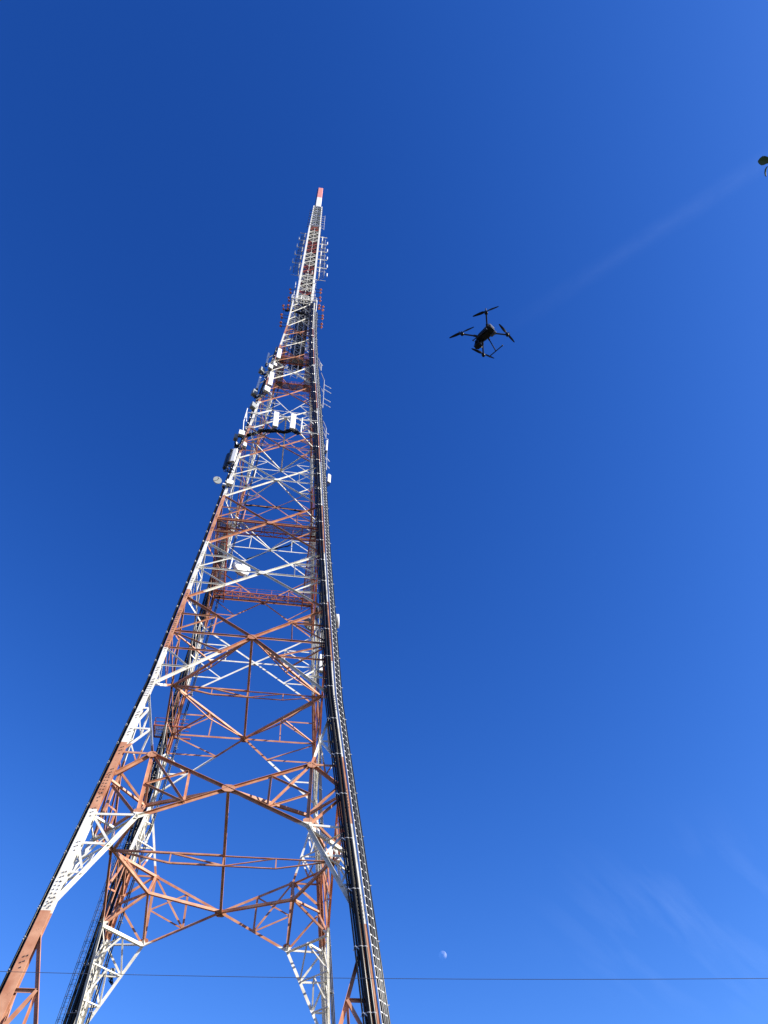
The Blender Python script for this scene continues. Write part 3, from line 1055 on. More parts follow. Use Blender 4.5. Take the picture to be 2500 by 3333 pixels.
# panel antennas ---------------------------------------------------------------
def panel_antenna(pt, pb, width, depth, b, label, shell=None, yaw=0.0, group=None, pipe=True, lean=True):
    T, B = at(*pt, b), at(*pb, b)
    B = V((T.x + (B.x - T.x) * (1 if lean else 0), b, B.z)) if lean else V((T.x, b, B.z))
    o = hang('panel_antenna', B, label, 'antenna', group)
    az = (T - B).normalized()
    ax = V((math.cos(yaw), math.sin(yaw), 0))
    ay = V((-math.sin(yaw), math.cos(yaw), 0))
    L = (T - B).length
    c = (T + B) / 2
    mb = MB()
    mb.box(c, width, depth, L, ax, ay, az, ch=min(width, depth) * 0.22)
    mb.build('radome', shell or M_BRIGHT, o, False, B)
    if pipe:
        q = MB()
        q.tube(B + ay * (depth * 0.5 + 0.22) - az * 0.3, T + ay * (depth * 0.5 + 0.22) + az * 0.3, 0.055, 8)
        q.build('mount_pipe', M_GALV, o, False, B)
    q = MB()
    for t in (0.18, 0.82):
        q.box(lerp(B, T, t) + ay * (depth * 0.5 + 0.12), 0.12, 0.28, 0.14, ax, ay, az)
    q.build('bracket', M_GALV, o, False, B)
    q = MB()
    for j in range(4):
        x = (j - 1.5) * width * 0.22
        p = B + ax * x
        q.path([p, p - az * 0.25, p - az * 0.45 + ay * 0.2 + ax * 0.08 * (j - 1.5), p - az * 0.35 + ay * 0.6], 0.05, 6)
    q.build('jumper_cable', M_BLACK, o, False, B)
    return o

def radio_box(px, py, sx, sy, sz, b, label, mat, yaw=0.0, group=None):
    c = at(px, py, b)
    o = hang('radio_unit', c, label, 'radio unit', group)
    ax = V((math.cos(yaw), math.sin(yaw), 0))
    ay = V((-math.sin(yaw), math.cos(yaw), 0))
    az = V((0, 0, 1))
    mb = MB()
    mb.box((0, 0, 0), sx, sy, sz, ax, ay, az, ch=0.04)
    mb.build('housing', mat, o)
    mb = MB()
    for j in range(6):
        mb.box(ax * ((j - 2.5) * sx / 6.5) + ay * (sy / 2 + 0.05), 0.03, 0.12, sz * 0.9, ax, ay, az)
    mb.build('cooling_fin', M_DARK, o)
    mb = MB()
    for j in range(3):
        p = V((0, 0, -sz / 2)) + ax * (j - 1) * sx * 0.25
        mb.path([p, p + V((0, 0, -0.3)), p + V((0.2, 0.25, -0.45))], 0.05, 6)
    mb.build('jumper_cable', M_BLACK, o)
    return o

def bF(py_z):
    return -W(py_z)

BW = lambda z: -(W(z) + 0.9)
# two big white panels on the front mount
zf = 117.0 + Z0
panel_antenna((900, 1343), (895, 1389), 0.98, 0.42, -(W(zf) + 1.0), 'big white panel antenna, left one of the pair on the front mount', yaw=0.1)
panel_antenna((955.5, 1349), (950.5, 1396), 0.98, 0.42, -(W(zf) + 1.0), 'big white panel antenna, right one of the pair on the front mount', yaw=0.1)
# left leg cluster, top to bottom
GP = 'panel antennas mounted along the front left leg'
panel_antenna((911, 1137), (905, 1166), 0.92, 0.4, -(W(150) + 0.8), 'white panel antenna in front of the left leg, topmost of the cluster', yaw=0.25, group=GP)
panel_antenna((875, 1152), (867.5, 1184), 0.42, 0.5, -(W(145) - 0.5), 'narrow white panel antenna standing out left, higher of the two edge-on ones', yaw=0.15, group=GP)
panel_antenna((885.5, 1214), (877.5, 1254), 0.92, 0.42, -(W(140) + 0.8), 'large white panel antenna covering the left leg above the white radio box', yaw=0.25, group=GP)
panel_antenna((847, 1230), (836.5, 1266), 0.46, 0.5, -(W(135) - 0.6), 'narrow white panel antenna standing out left, lower of the two edge-on ones', yaw=0.15, group=GP)
panel_antenna((767.5, 1463), (756, 1503), 0.74, 0.4, -(W(105) + 0.6), 'white panel antenna hung low on the left leg between grey panels and leg', yaw=-0.2, group=GP)
panel_antenna((755, 1466), (744, 1507), 0.66, 0.5, -(W(105) - 0.4), 'dark grey panel antenna just left of the low white one', M_DARK, yaw=-0.9, group=GP)
panel_antenna((744, 1480), (731, 1523), 0.72, 0.55, -(W(105) - 1.0), 'dark grey panel antenna farthest out at the low left mount', M_DARK, yaw=-1.0, group=GP)
GR = 'radio boxes mounted along the front left leg'
radio_box(880, 1195, 0.92, 0.61, 1.52, -(W(145) + 0.5), 'white radio box by the leg under the higher edge-on antenna', M_BRIGHT, 0.5, GR)
radio_box(895, 1188, 0.73, 0.49, 1.10, -(W(145) + 0.3), 'small white radio box tucked closest to the leg beside two others', M_BRIGHT, 0.4, GR)
radio_box(852, 1207, 0.98, 0.92, 1.71, -(W(142) - 0.3), 'dark radio box with pale face at the far end of its arm', M_GREY, 0.6, GR)
radio_box(868.5, 1268, 1.16, 0.61, 1.95, -(W(135) + 0.7), 'white radio box on the left leg below the large panel antenna', M_BRIGHT, 0.45, GR)
radio_box(828, 1280, 1.04, 0.85, 1.71, -(W(132) - 0.5), 'grey radio box at the end of the lower left arm', M_GREY, 0.6, GR)
radio_box(824, 1322, 0.98, 0.85, 1.59, -(W(126) + 0.2), 'grey radio box beside the leg above the white mount bars', M_GREY, 0.6, GR)
radio_box(786, 1412, 1.04, 0.73, 1.40, -(W(113) - 0.1), 'squat white radio box left of the leg beside the black cable loom', M_BRIGHT, 0.2, GR)
radio_box(768, 1424, 0.73, 0.73, 1.34, -(W(112) - 0.8), 'rounded grey radio box left of the squat white one', M_GREY, 0.2, GR)
radio_box(795, 1449, 0.61, 0.61, 1.10, -(W(108) + 0.4), 'small white radio box against the orange leg band', M_BRIGHT, 0.5, GR)
radio_box(770, 1448, 0.61, 0.61, 0.85, -(W(108) - 0.4), 'small pale radio box hanging among black cables left of the leg', M_BRIGHT, 0.5, GR)
radio_box(747, 1572, 0.98, 0.61, 1.04, -(W(98) + 0.5), 'white junction box on the front of the left leg beside the dish', M_BRIGHT, 0.2, GR)
radio_box(728, 1580, 0.49, 0.49, 0.55, -(W(98) - 0.2), 'small white box below the dish at the left leg', M_BRIGHT, 0.2, GR)

# mount arms for the left cluster
def mount(label, segs, r=0.07, mat=None, name='mount_frame', cat='mount'):
    first = at(*segs[0][0], segs[0][2])
    o = hang(name, first, label, cat)
    for p, q, b0, b1 in [(s[0], s[1], s[2], s[3]) for s in segs]:
        mb = MB()
        mb.tube(at(*p, b0), at(*q, b1), r, 8)
        mb.build('arm', mat or M_DARK, o, False, first)
    return o
b1 = -(W(143) + 0.2)
mount('dark steel arms holding the upper radio boxes out from the left leg',
      [((848, 1216), (880, 1206), b1, b1), ((856, 1228), (878, 1215), b1, b1), ((875, 1163), (900, 1150), b1, b1), ((866, 1188), (905, 1166), b1, b1),
       ((900, 1130), (882, 1180), b1, b1)], 0.1)
b1 = -(W(134) + 0.2)
mount('dark steel arms holding the lower radio boxes out from the left leg',
      [((830, 1290), (866, 1275), b1, b1), ((846, 1247), (872, 1233), b1, b1), ((832, 1302), (862, 1284), b1, b1), ((866, 1240), (848, 1290), b1, b1)], 0.1)
b1 = -(W(106) + 0.1)
mount('dark steel arms holding the grey panels below the orange band',
      [((738, 1510), (762, 1532), b1, b1), ((750, 1462), (778, 1478), b1, b1), ((735, 1518), (756, 1540), b1, b1)], 0.08)
bf = -(W(zf) + 0.7)
mount('white pipe mount frame carrying the two front panels between the legs',
      [((874, 1352), (1034, 1371), bf, bf), ((980, 1408), (1034, 1412), bf, bf), ((1002, 1363), (1030, 1390), bf, -(W(zf) - 0.2)), ((1003, 1402), (1025, 1428), bf, -(W(zf) - 0.2)),
       ((808, 1343), (840, 1348), bf, bf), ((840, 1348), (884, 1336), bf, bf), ((798, 1390), (826, 1392), bf, bf), ((826, 1392), (858, 1383), bf, bf), ((842, 1394), (856, 1396), bf, bf)], 0.1, M_BRIGHT)
o_t = mount('slim white whip antenna on a pole left of the leg above the squat radio box',
      [((806, 1328), (793, 1372), -(W(118) - 0.2), -(W(118) - 0.2)), ((793, 1372), (791, 1405), -(W(116) - 0.2), -(W(116) - 0.2)), ((803, 1340), (802, 1372), -(W(118) - 0.2), -(W(118) - 0.2))], 0.09, M_BRIGHT, 'whip_antenna', 'antenna')
o_t = mount('short white whip antenna with round bracket right of the two front panels',
      [((984, 1361), (979, 1409), bf, bf), ((981, 1380), (988, 1398), bf, bf)], 0.12, M_BRIGHT, 'whip_antenna', 'antenna')

# black cable loom sagging along the front mount
def loom(label, pts, b, n, spread, r, seed):
    rnd = random.Random(seed)
    P = [at(x, y, b) for x, y in pts]
    o = hang('cable_loom', P[0], label, 'cable bundle')
    for q in range(n):
        mb = MB()
        line = []
        for i, p in enumerate(P):
            for t in (0, 0.33, 0.66):
                if i + 1 < len(P):
                    line.append(lerp(p, P[i + 1], t) + V((0, rnd.uniform(-spread, spread), rnd.uniform(-spread, spread))))
        line.append(P[-1])
        mb.path(line, r * rnd.uniform(0.7, 1.2), 6)
        mb.build('cable', M_BLACK, o, True, P[0])
    return o
loom('thick tangled black cable loom along the front antenna mount', [(803, 1416), (825, 1412), (850, 1402), (870, 1403), (900, 1402), (925, 1407), (950, 1401), (978, 1411)], bf + 0.2, 11, 0.34, 0.09, 5)
loom('black cables sagging across the rear face between the back legs', [(796, 1645), (830, 1646), (870, 1651), (900, 1649), (935, 1656), (975, 1664), (1000, 1666), (1014, 1655), (1018, 1630)], W(ZA[4]) - 0.5, 4, 0.10, 0.13, 6)
loom('black cable draped along a white rear brace above the large dish', [(803, 1822), (830, 1810), (852, 1803), (870, 1796), (895, 1787), (935, 1778), (962, 1762)], W(ZA[3]) - 0.2, 3, 0.12, 0.08, 8)
loom('black cables hanging down the left leg beside the grey panels', [(742, 1524), (740, 1532), (748, 1540), (756, 1538), (768, 1500), (764, 1450), (775, 1420), (790, 1425)], -(W(106) - 0.2), 4, 0.16, 0.06, 9)
loom('dark cables tangled round the upper radio boxes left of the leg', [(850, 1212), (862, 1222), (876, 1212), (884, 1200), (893, 1196), (900, 1178)], -(W(143) + 0.1), 6, 0.3, 0.09, 21)
loom('dark cables tangled round the lower radio boxes left of the leg', [(829, 1292), (840, 1298), (854, 1290), (866, 1280), (872, 1262)], -(W(134) + 0.1), 6, 0.3, 0.09, 22)
loom('dark cables tangled below the squat white radio box left of the leg', [(764, 1440), (772, 1452), (784, 1446), (792, 1430), (800, 1418)], -(W(110) + 0.1), 6, 0.25, 0.08, 23)
loom('black feedlines curving under the neck platform to the right leg', [(928, 1012), (950, 1010), (975, 1018), (995, 1024), (1010, 1036), (1017, 1050), (1020, 1075)], -W(192) + 1.2, 6, 0.28, 0.14, 10)
loom('dark dripping cable hanging from the lamp at the rear left truss', [(362, 3180), (360, 3196), (362, 3205), (368, 3203), (367, 3190), (364, 3182)], W(34), 1, 0.03, 0.05, 11)

# dishes -------------------------------------------------------------------------
def dish(px, py, b, dia, aim, label, deep=0.2, shell=None, drum=True):
    c = at(px, py, b)
    aim = V(aim).normalized()
    o = hang('dish_antenna', c, label, 'dish')
    r = dia / 2
    mb = MB()
    prof = [(0.02, -deep * dia)] + [(r * t, -deep * dia * (1 - t * t)) for t in (0.25, 0.5, 0.75, 0.9, 1.0)]
    if drum:
        prof += [(r, deep * dia * 0.9), (r * 0.97, deep * dia), (r * 0.5, deep * dia * 1.12), (0.02, deep * dia * 1.16)]
    else:
        prof += [(r * 0.98, 0.03)] + [(r * t * 0.96, -deep * dia * (1 - t * t) + 0.05) for t in (0.9, 0.7, 0.4, 0.1)]
    mb.lathe((0, 0, 0), aim, prof, 28)
    recalc(mb.build('reflector', shell or M_BRIGHT, o, True))
    mb = MB()
    mb.lathe((0, 0, 0), aim, [(r * 1.0, -0.06), (r * 1.05, -0.06), (r * 1.05, 0.06), (r * 1.0, 0.06)], 28)
    recalc(mb.build('rim', M_GREY, o))
    mb = MB()
    back = -aim * (deep * dia + 0.1)
    mb.tube(back + V((0, 0, -r * 1.1)), back + V((0, 0, r * 0.9)), 0.07, 8)
    mb.box(back * 0.8, 0.3, 0.3, 0.5)
    for s in (-1, 1):
        mb.tube(back + V((0, 0, s * 0.3)), -aim * (deep * dia * 0.3) + aim.cross(V((0, 0, 1))).normalized() * (r * 0.6) * s, 0.04, 6)
    mb.build('mount_pipe', M_GALV, o)
    if not drum:
        mb = MB()
        tip = aim * r * 0.9
        mb.tube(V((0, 0, 0)) - aim * deep * dia * 0.9, tip, 0.05, 6)
        mb.lathe(tip, aim, [(0.05, -0.1), (0.14, 0.0), (0.14, 0.12), (0.05, 0.14)], 10)
        mb.build('feed_horn', M_GREY, o)
    return o
dish(783, 1852, W(85) - 1.6, 3.0, (0.5, -0.85, 0.0), 'large white drum dish inside the tower by the rear left leg', 0.2)
dish(708, 1563, -(W(98) - 0.2), 1.3, (0.3, -0.88, -0.25), 'small white open dish sticking out from the left leg', 0.24, drum=False)
dish(1013, 2030, W(75) + 1.2, 2.5, (-0.35, 0.9, 0.0), 'big grey dish seen from behind at the rear right leg', 0.16, M_GREY)
dish(1040, 1990, W(76) - 0.6, 2.2, (0.9, 0.25, 0.0), 'white drum dish edge-on between the rear right leg and the black feedlines', 0.25)
dish(1094, 2022, W(76) * 0.0, 2.0, (0.9, -0.1, 0.0), 'white dish peeking out right of the cable ladder', 0.2)
dish(633, 1962, W(80) - 0.4, 0.7, (-0.3, -0.8, 0.0), 'tiny white dish on the rear left leg under the lower walkway', 0.2)

# equipment cabinets on the rear right leg
GC = 'pale equipment cabinets at the rear right leg'
radio_box(1051, 2072, 0.95, 0.6, 2.2, W(72) - 0.2, 'upper pale equipment cabinet beside the rear right leg', M_BRIGHT, 0.1, GC)
radio_box(1048, 2090, 0.7, 0.5, 1.5, W(71) - 0.2, 'middle pale equipment cabinet beside the rear right leg', M_BRIGHT, 0.1, GC)
radio_box(1047, 2160, 0.75, 0.6, 3.2, W(68) - 0.2, 'lower tall pale equipment cabinet beside the rear right leg', M_BRIGHT, 0.1, GC)
panel_antenna((1065, 1434), (1062.5, 1467), 0.32, 0.25, -(W(112) - 3.0), 'slim white panel antenna standing just right of the ladder', yaw=0.6)
panel_antenna((1072, 1546), (1070, 1570), 0.62, 0.3, -(W(103) - 3.0), 'short rounded white panel antenna right of the ladder above the dish', yaw=0.6)
radio_box(1078, 2787, 2.1, 0.8, 1.2, W(ZA[0]) * 0.72, 'squat white equipment box under the right end of the cross strut', M_BRIGHT, 0.1)
radio_box(364, 3168, 0.5, 0.45, 0.8, W(34) - 0.2, 'grey lamp housing hanging from the rear left truss', M_GREY, 0.3)

# yagi rods to the right
def yagi(label, mast, rods, b):
    m0 = at(*mast[0], b)
    o = hang('dipole_array', m0, label, 'antenna')
    mb = MB()
    mb.tube(m0, at(*mast[1], b), 0.09, 8)
    mb.build('mast_tube', M_GALV, o, False, m0)
    for p, q in rods:
        mb = MB()
        mb.tube(at(*p, b), at(*q, b), 0.075, 8)
        mb.build('dipole_rod', M_BRIGHT, o, False, m0)
    for p, q in ((mast[0], (mast[0][0] - 10, mast[0][1] - 24)), (mast[1], (mast[1][0] - 8, mast[1][1] - 20)), ((mast[0][0] - 1, (mast[0][1] + mast[1][1]) / 2), (mast[0][0] - 9, (mast[0][1] + mast[1][1]) / 2 - 18))):
        mb = MB()
        mb.tube(at(*p, b), at(*q, b), 0.09, 8)
        mb.build('stand_off', M_GALV, o, False, m0)
yagi('white four rod dipole antenna sticking out right near the top of the ladder', ((1055.5, 1238), (1050.5, 1328)),
     [((1055, 1252), (1077, 1264)), ((1055, 1267), (1077, 1280.5)), ((1053, 1296), (1075, 1308)), ((1052, 1313), (1074.5, 1325.5))], -1.0)
yagi('white two rod dipole antenna right of the ladder in the middle of the tower', ((1064, 1470), (1062, 1530)),
     [((1063, 1491), (1073, 1502.5)), ((1062.5, 1514), (1072, 1525))], -1.0)
yagi('short pale dipole rods right of the ladder above the middle pair', ((1062, 1395), (1060, 1425)),
     [((1059, 1407), (1070, 1413)), ((1060, 1426), (1069, 1431))], -1.0)
yagi('pale bracket antenna at the right leg above the four rod array', ((1046, 1190), (1045, 1207)), [((1041, 1179), (1050, 1191))], -1.0)

# FM ring elements at the neck
GF = 'orange ring antennas on booms round the neck of the tower'
def ring_element(px, py, b, side, label, lit=True):
    c = at(px, py, b)
    o = hang('ring_antenna', c, label, 'antenna', GF)
    mb = MB()
    mb.lathe((0, 0, 0), (0, 0, 1), [(0.30, -0.10), (0.34, -0.02), (0.31, 0.10), (0.2, 0.19), (0.02, 0.22)], 14)
    mb.build('cap', M_CAP, o, True)
    mb = MB()
    mb.tube((0, 0, -0.8), (0, 0, 0.9), 0.06, 6)
    mb.build('rod', M_CAP, o)
    mb = MB()
    reach = abs(c.x) - (CW(c.z) if c.z > ZTOP else W(c.z))
    mb.tube((0, 0, -0.05), (-side * reach, 0, -0.05), 0.07, 6)
    mb.build('boom', M_DARK, o)
LS = [((945, 942), 'inner'), ((946, 953), 'inner'), ((940, 969), 'inner'), ((941, 979), 'inner'), ((938, 994), 'inner'), ((937, 1004), 'inner'),
      ((922, 995), 'outer'), ((923, 1006), 'outer'), ((916, 1024), 'outer'), ((917.5, 1034), 'outer'), ((914, 1050), 'outer'), ((913.5, 1061), 'outer')]
RS = [((1044.5, 943), 'inner'), ((1043.5, 953), 'inner'), ((1042, 969), 'inner'), ((1042, 979), 'inner'), ((1039.5, 995), 'inner'), ((1038.5, 1004), 'inner'),
      ((1052, 999), 'outer'), ((1051, 1009.5), 'outer'), ((1050, 1028), 'outer'), ((1049.5, 1037), 'outer'), ((1047, 1055), 'outer'), ((1046, 1065), 'outer')]
ORD = ['topmost', 'second', 'third', 'fourth', 'fifth', 'lowest']
for side, L_ in ((-1, LS), (1, RS)):
    for i, ((px, py), col) in enumerate(L_):
        ring_element(px, py, 0.0, side, 'orange ring antenna on a dark boom, %s in the %s column %s of the neck' % (ORD[i % 6], col, 'left' if side < 0 else 'right'))
def vertical_pairs(label, cols, b):
    c0 = at(*cols[0], b)
    o = hang('antenna_pole', c0, label, 'pole')
    mb = MB()
    mb.path([at(*c, b) for c in cols], 0.05, 6)
    mb.build('pole', M_DARK, o, False, c0)
vertical_pairs('dark pole linking the inner ring antennas left of the neck', [(945, 940), (946, 955), (940, 980), (937, 1007)], 0.1)
vertical_pairs('dark pole linking the outer ring antennas left of the neck', [(922, 990), (924, 1008), (917, 1040), (916, 1068)], 0.1)
vertical_pairs('dark pole linking the inner ring antennas right of the neck', [(1044, 940), (1042, 980), (1038.5, 1006)], 0.1)
vertical_pairs('dark pole linking the outer ring antennas right of the neck', [(1052, 993), (1050, 1040), (1046, 1072)], 0.1)
def whip(p, q, b, label):
    c = at(*q, b)
    o = hang('whip_antenna', c, label, 'antenna', 'white whip antennas beside the mast')
    mb = MB()
    mb.tube(c, at(*p, b), 0.10, 8)
    mb.build('rod', M_BRIGHT, o, False, c)
    mb = MB()
    mb.box((0, 0, -0.1), 0.35, 0.35, 0.3)
    mb.build('base_clamp', M_GALV, o)
whip((963, 918), (960.5, 937), -0.5, 'white whip antenna left of the mast, upper of the two there')
whip((959, 945), (952, 982), -0.5, 'long white whip antenna left of the mast below the shorter one')
whip((1026, 922), (1022, 940), -0.5, 'white whip antenna close right of the mast above the ring antennas')
whip((1032, 978), (1027, 1027), -0.5, 'long white whip antenna right of the mast at platform height')
whip((1022, 940), (1019, 975), -0.5, 'white whip antenna hugging the right edge of the mast')

# dipole bays either side of the column
GD = 'dipole bays on the two sides of the mast'
def bay(side, zc, label, out, lit):
    k = 3 if side < 0 else 1
    base = V((side * (CW(zc) + 0.1), 0.3, zc))
    o = hang('dipole_bay', base, label, 'antenna', GD)
    mat = M_WHITE if lit else M_GALV  # whiter on the sunward side, duller steel opposite: sunlight put into the material
    mb = MB()
    # reflector screen
    for y in (-1.2, 0.0, 1.2):
        mb.tube((side * 0.9, y, -2.4), (side * 0.9, y, 2.4), 0.16, 6)
    for j in range(9):
        z = -2.4 + 0.6 * j
        mb.tube((side * 0.9, -1.4, z), (side * 0.9, 1.4, z), 0.075, 5)
    mb.build('reflector_screen', mat, o)
    mb = MB()
    mb.tube((0, -1.2, 2.2), (side * out, -1.2, 2.2), 0.15, 6)
    mb.tube((0, 1.2, -2.2), (side * out, 1.2, -2.2), 0.08, 6)
    mb.build('boom', mat, o)
    mb = MB()
    for y in (-0.6, 0.6):
        mb.tube((side * (out * 0.78), y, -1.9), (side * (out * 0.78), y, 1.9), 0.09, 6)
        for z in (-1.9, -0.6, 0.6, 1.9):
            mb.tube((side * 0.9, y, z), (side * (out * 0.78), y, z), 0.05, 5)
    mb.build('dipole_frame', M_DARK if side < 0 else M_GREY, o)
    mb = MB()
    mb.tube((side * (out + 0.25), 0, -1.4), (side * (out + 0.25), 0, 1.4), 0.17, 8)
    mb.build('dipole_rod', M_BRIGHT, o)
nb = ['topmost', 'second', 'third', 'fourth', 'lowest']
for side in (-1, 1):
    for i in range(5):
        zc = (270 - 8.6 * i) + Z0 - (0 if side < 0 else 1.5)
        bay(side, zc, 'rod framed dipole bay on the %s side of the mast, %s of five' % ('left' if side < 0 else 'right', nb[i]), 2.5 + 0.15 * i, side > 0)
def side_ladder(side, label, z0, z1, reach, mat):
    b = V((side * 1.9, -0.6, z0))
    o = hang('side_antenna', b, label, 'antenna')
    mb = MB()
    mb.tube((side * reach, 0, 0), (side * reach * 0.95, 0, z1 - z0), 0.08, 6)
    mb.build('upright', mat, o)
    n = 6
    for j in range(n):
        mb = MB()
        z = (z1 - z0) * (j + 0.5) / n
        mb.bar((0, 0, z), (side * reach, 0, z), 0.12, 0.3, V((0, 1, 0)))
        mb.build('rung', mat, o)
side_ladder(1, 'pale rung like antenna on the right of the grey top lattice', 281.5 + Z0, 302 + Z0, 1.25, M_GALV)
side_ladder(-1, 'dark rung like antenna on the left of the grey top lattice', 281.0 + Z0, 309 + Z0, 0.9, M_DARK)

# ------------------------------------------------------------------ drone
def drone():
    a, b, g = 0.8427, 0.0544, -0.0472
    Rm = Matrix.Rotation(a, 3, 'Z') @ Matrix.Rotation(b, 3, 'X') @ Matrix.Rotation(g, 3, 'Y')
    o = bpy.data.objects.new('drone', None)
    COL.objects.link(o)
    o.matrix_world = Matrix.Translation(V((2.2048, 5.7791, 14.2143 + CAMZ))) @ Rm.to_4x4()
    tag(o, 'black quadcopter drone with landing skids and gimbal camera hovering in the sky', 'drone')
    mk = plain('drone shell', (0.006, 0.0065, 0.008), 0.45, 0, 0.2, 12, 0.3)
    mg = plain('drone grey trim', (0.16, 0.165, 0.175), 0.35, 0.2, 0.1, 12)
    mr = plain('carbon propeller', (0.006, 0.0065, 0.007), 0.5, 0, 0.1, 12, 0.3)
    ml = plain('lens glass', (0.02, 0.03, 0.05), 0.08, 0, 0.1, 12)
    X, Y, Z = V((1, 0, 0)), V((0, 1, 0)), V((0, 0, 1))
    # body: tapered hull lofted along Y
    mb = MB()
    secs = [(-0.20, 0.065, 0.04, 0.0), (-0.17, 0.09, 0.054, 0.0), (-0.05, 0.105, 0.06, 0.0), (0.08, 0.098, 0.054, 0.0), (0.16, 0.075, 0.045, -0.005), (0.195, 0.045, 0.028, -0.01)]
    vs = []
    for y, wx, wz, cz in secs:
        for q in range(12):
            t = 2 * math.pi * q / 12
            cx = math.copysign(abs(math.cos(t)) ** 0.6, math.cos(t)) * wx
            cz2 = math.copysign(abs(math.sin(t)) ** 0.6, math.sin(t)) * wz
            vs.append((cx, y, cz + cz2))
    fs = [(i * 12 + j, i * 12 + (j + 1) % 12, (i + 1) * 12 + (j + 1) % 12, (i + 1) * 12 + j) for i in range(len(secs) - 1) for j in range(12)]
    fs += [tuple(range(12)), tuple(len(secs) * 12 - 12 + j for j in range(12))[::-1]]
    mb.add(vs, fs)
    recalc(mb.build('body', mk, o))
    mb = MB()
    mb.box((0, -0.12, 0.07), 0.16, 0.17, 0.05, ch=0.02)
    mb.box((0.115, -0.13, 0.01), 0.03, 0.13, 0.07, ch=0.01)
    mb.build('battery', mg, o)
    mb = MB()
    mb.box((0, -0.02, -0.072), 0.11, 0.16, 0.015, ch=0.01)
    mb.box((0.05, 0.09, -0.062), 0.02, 0.06, 0.012)
    mb.box((-0.05, 0.09, -0.062), 0.02, 0.06, 0.012)
    mb.build('belly_sensor', mk, o)
    h = 0.4475 / math.sqrt(2)
    blade = {(-1, 1): 24, (1, 1): -24, (1, -1): -49, (-1, -1): 21}       # image angle of each propeller
    ch = 0
    for sx, sy in ((-1, 1), (1, 1), (1, -1), (-1, -1)):
        m = V((sx * h * 1.03, sy * h * 0.974, 0.03))
        root = V((sx * 0.085, sy * 0.13, 0.0))
        mb = MB()
        mb.tube(root, m - V((0, 0, 0.02)), 0.016, 10)
        mb.tube(root, lerp(root, m, 0.22), 0.024, 10)
        arm = mb.build('arm', mk, o)
        mb = MB()
        mb.lathe(m - V((0, 0, 0.055)), Z, [(0.02, 0), (0.033, 0.008), (0.036, 0.06), (0.03, 0.085), (0.012, 0.095)], 16)
        mt = mb.build('motor', mk, arm, True)
        if sy < 0 or sx < 0:
            mb = MB()
            q = m + V((sx * 0.03, sy * 0.03, 0.0))
            mb.tube(q - V((0, 0, 0.03)), q + V((0, 0, 0.075)), 0.014, 8)
            mb.build('antenna_stub', mg if (sx, sy) == (-1, -1) else mk, arm)
        # propeller: direction so that it lies along the angle seen in the photograph
        ang = R(blade[(sx, sy)])
        want = CX * math.cos(ang) + CU * math.sin(ang)
        wl = Rm.transposed() @ want
        vd = Rm.transposed() @ pix_ray(1578, 1080)
        # slide along the view direction into the rotor plane
        d = wl - vd * (wl.z / vd.z)
        d.z = 0
        d.normalize()
        e = Z.cross(d)
        mb = MB()
        for sg in (1, -1):
            st = [(0.02, 0.010, 0.010), (0.06, 0.022, 0.016), (0.12, 0.024, 0.012), (0.19, 0.019, 0.008), (0.245, 0.013, 0.005), (0.266, 0.006, 0.003)]
            vs = []
            for r_, c_, tw in st:
                for u_, v_ in ((-1, -tw), (0.1, -0.0015), (1, tw), (0.1, 0.0025)):
                    p = m + V((0, 0, 0.05)) + d * (r_ * sg) + e * (u_ * c_ * sg) + Z * (v_ * 1.0)
                    vs.append(p)
            fs = [(i * 4 + j, i * 4 + (j + 1) % 4, (i + 1) * 4 + (j + 1) % 4, (i + 1) * 4 + j) for i in range(len(st) - 1) for j in range(4)]
            fs += [(0, 1, 2, 3), tuple(len(st) * 4 - 4 + j for j in range(4))[::-1]]
            mb.add(vs, fs)
        mb.lathe(m + V((0, 0, 0.04)), Z, [(0.022, 0), (0.024, 0.014), (0.01, 0.022)], 12)
        recalc(mb.build('propeller', mr, arm))
    # landing skids
    for sx in (-1, 1):
        top = V((sx * 0.085, -0.01, -0.03))
        ft = V((sx * 0.245, -0.01, -0.375))
        mb = MB()
        mb.tube(top, ft, 0.011, 10)
        mb.tube(top, lerp(top, ft, 0.18), 0.017, 10)
        lg = mb.build('skid_leg', mk, o)
        mb = MB()
        mb.tube(ft + V((0, -0.17, 0)), ft + V((0, 0.17, 0)), 0.010, 10)
        for s in (-1, 1):
            mb.tube(ft + V((0, s * 0.155, 0)), ft + V((0, s * 0.175, 0)), 0.016, 10)
        mb.build('foot_bar', mk, lg)
    # gimbal camera below the nose
    mb = MB()
    mb.lathe((0, 0.17, -0.095), Z, [(0.04, 0), (0.045, 0.02), (0.03, 0.045)], 16)
    mb.path([(0.02, 0.17, -0.09), (0.085, 0.175, -0.10), (0.098, 0.185, -0.15), (0.06, 0.19, -0.17)], 0.012, 8)
    gm = mb.build('gimbal', mk, o)
    mb = MB()
    mb.box((0, 0.20, -0.165), 0.115, 0.12, 0.085, ch=0.018)
    mb.box((-0.062, 0.19, -0.12), 0.04, 0.06, 0.06, ch=0.012)
    mb.build('camera_head', mk, gm)
    mb = MB()
    mb.lathe((0.015, 0.262, -0.165), Y, [(0.032, 0), (0.032, 0.02), (0.026, 0.022)], 16)
    mb.lathe((-0.035, 0.262, -0.165), Y, [(0.018, 0), (0.018, 0.014)], 12)
    mb.build('lens', ml, gm, True)
drone()

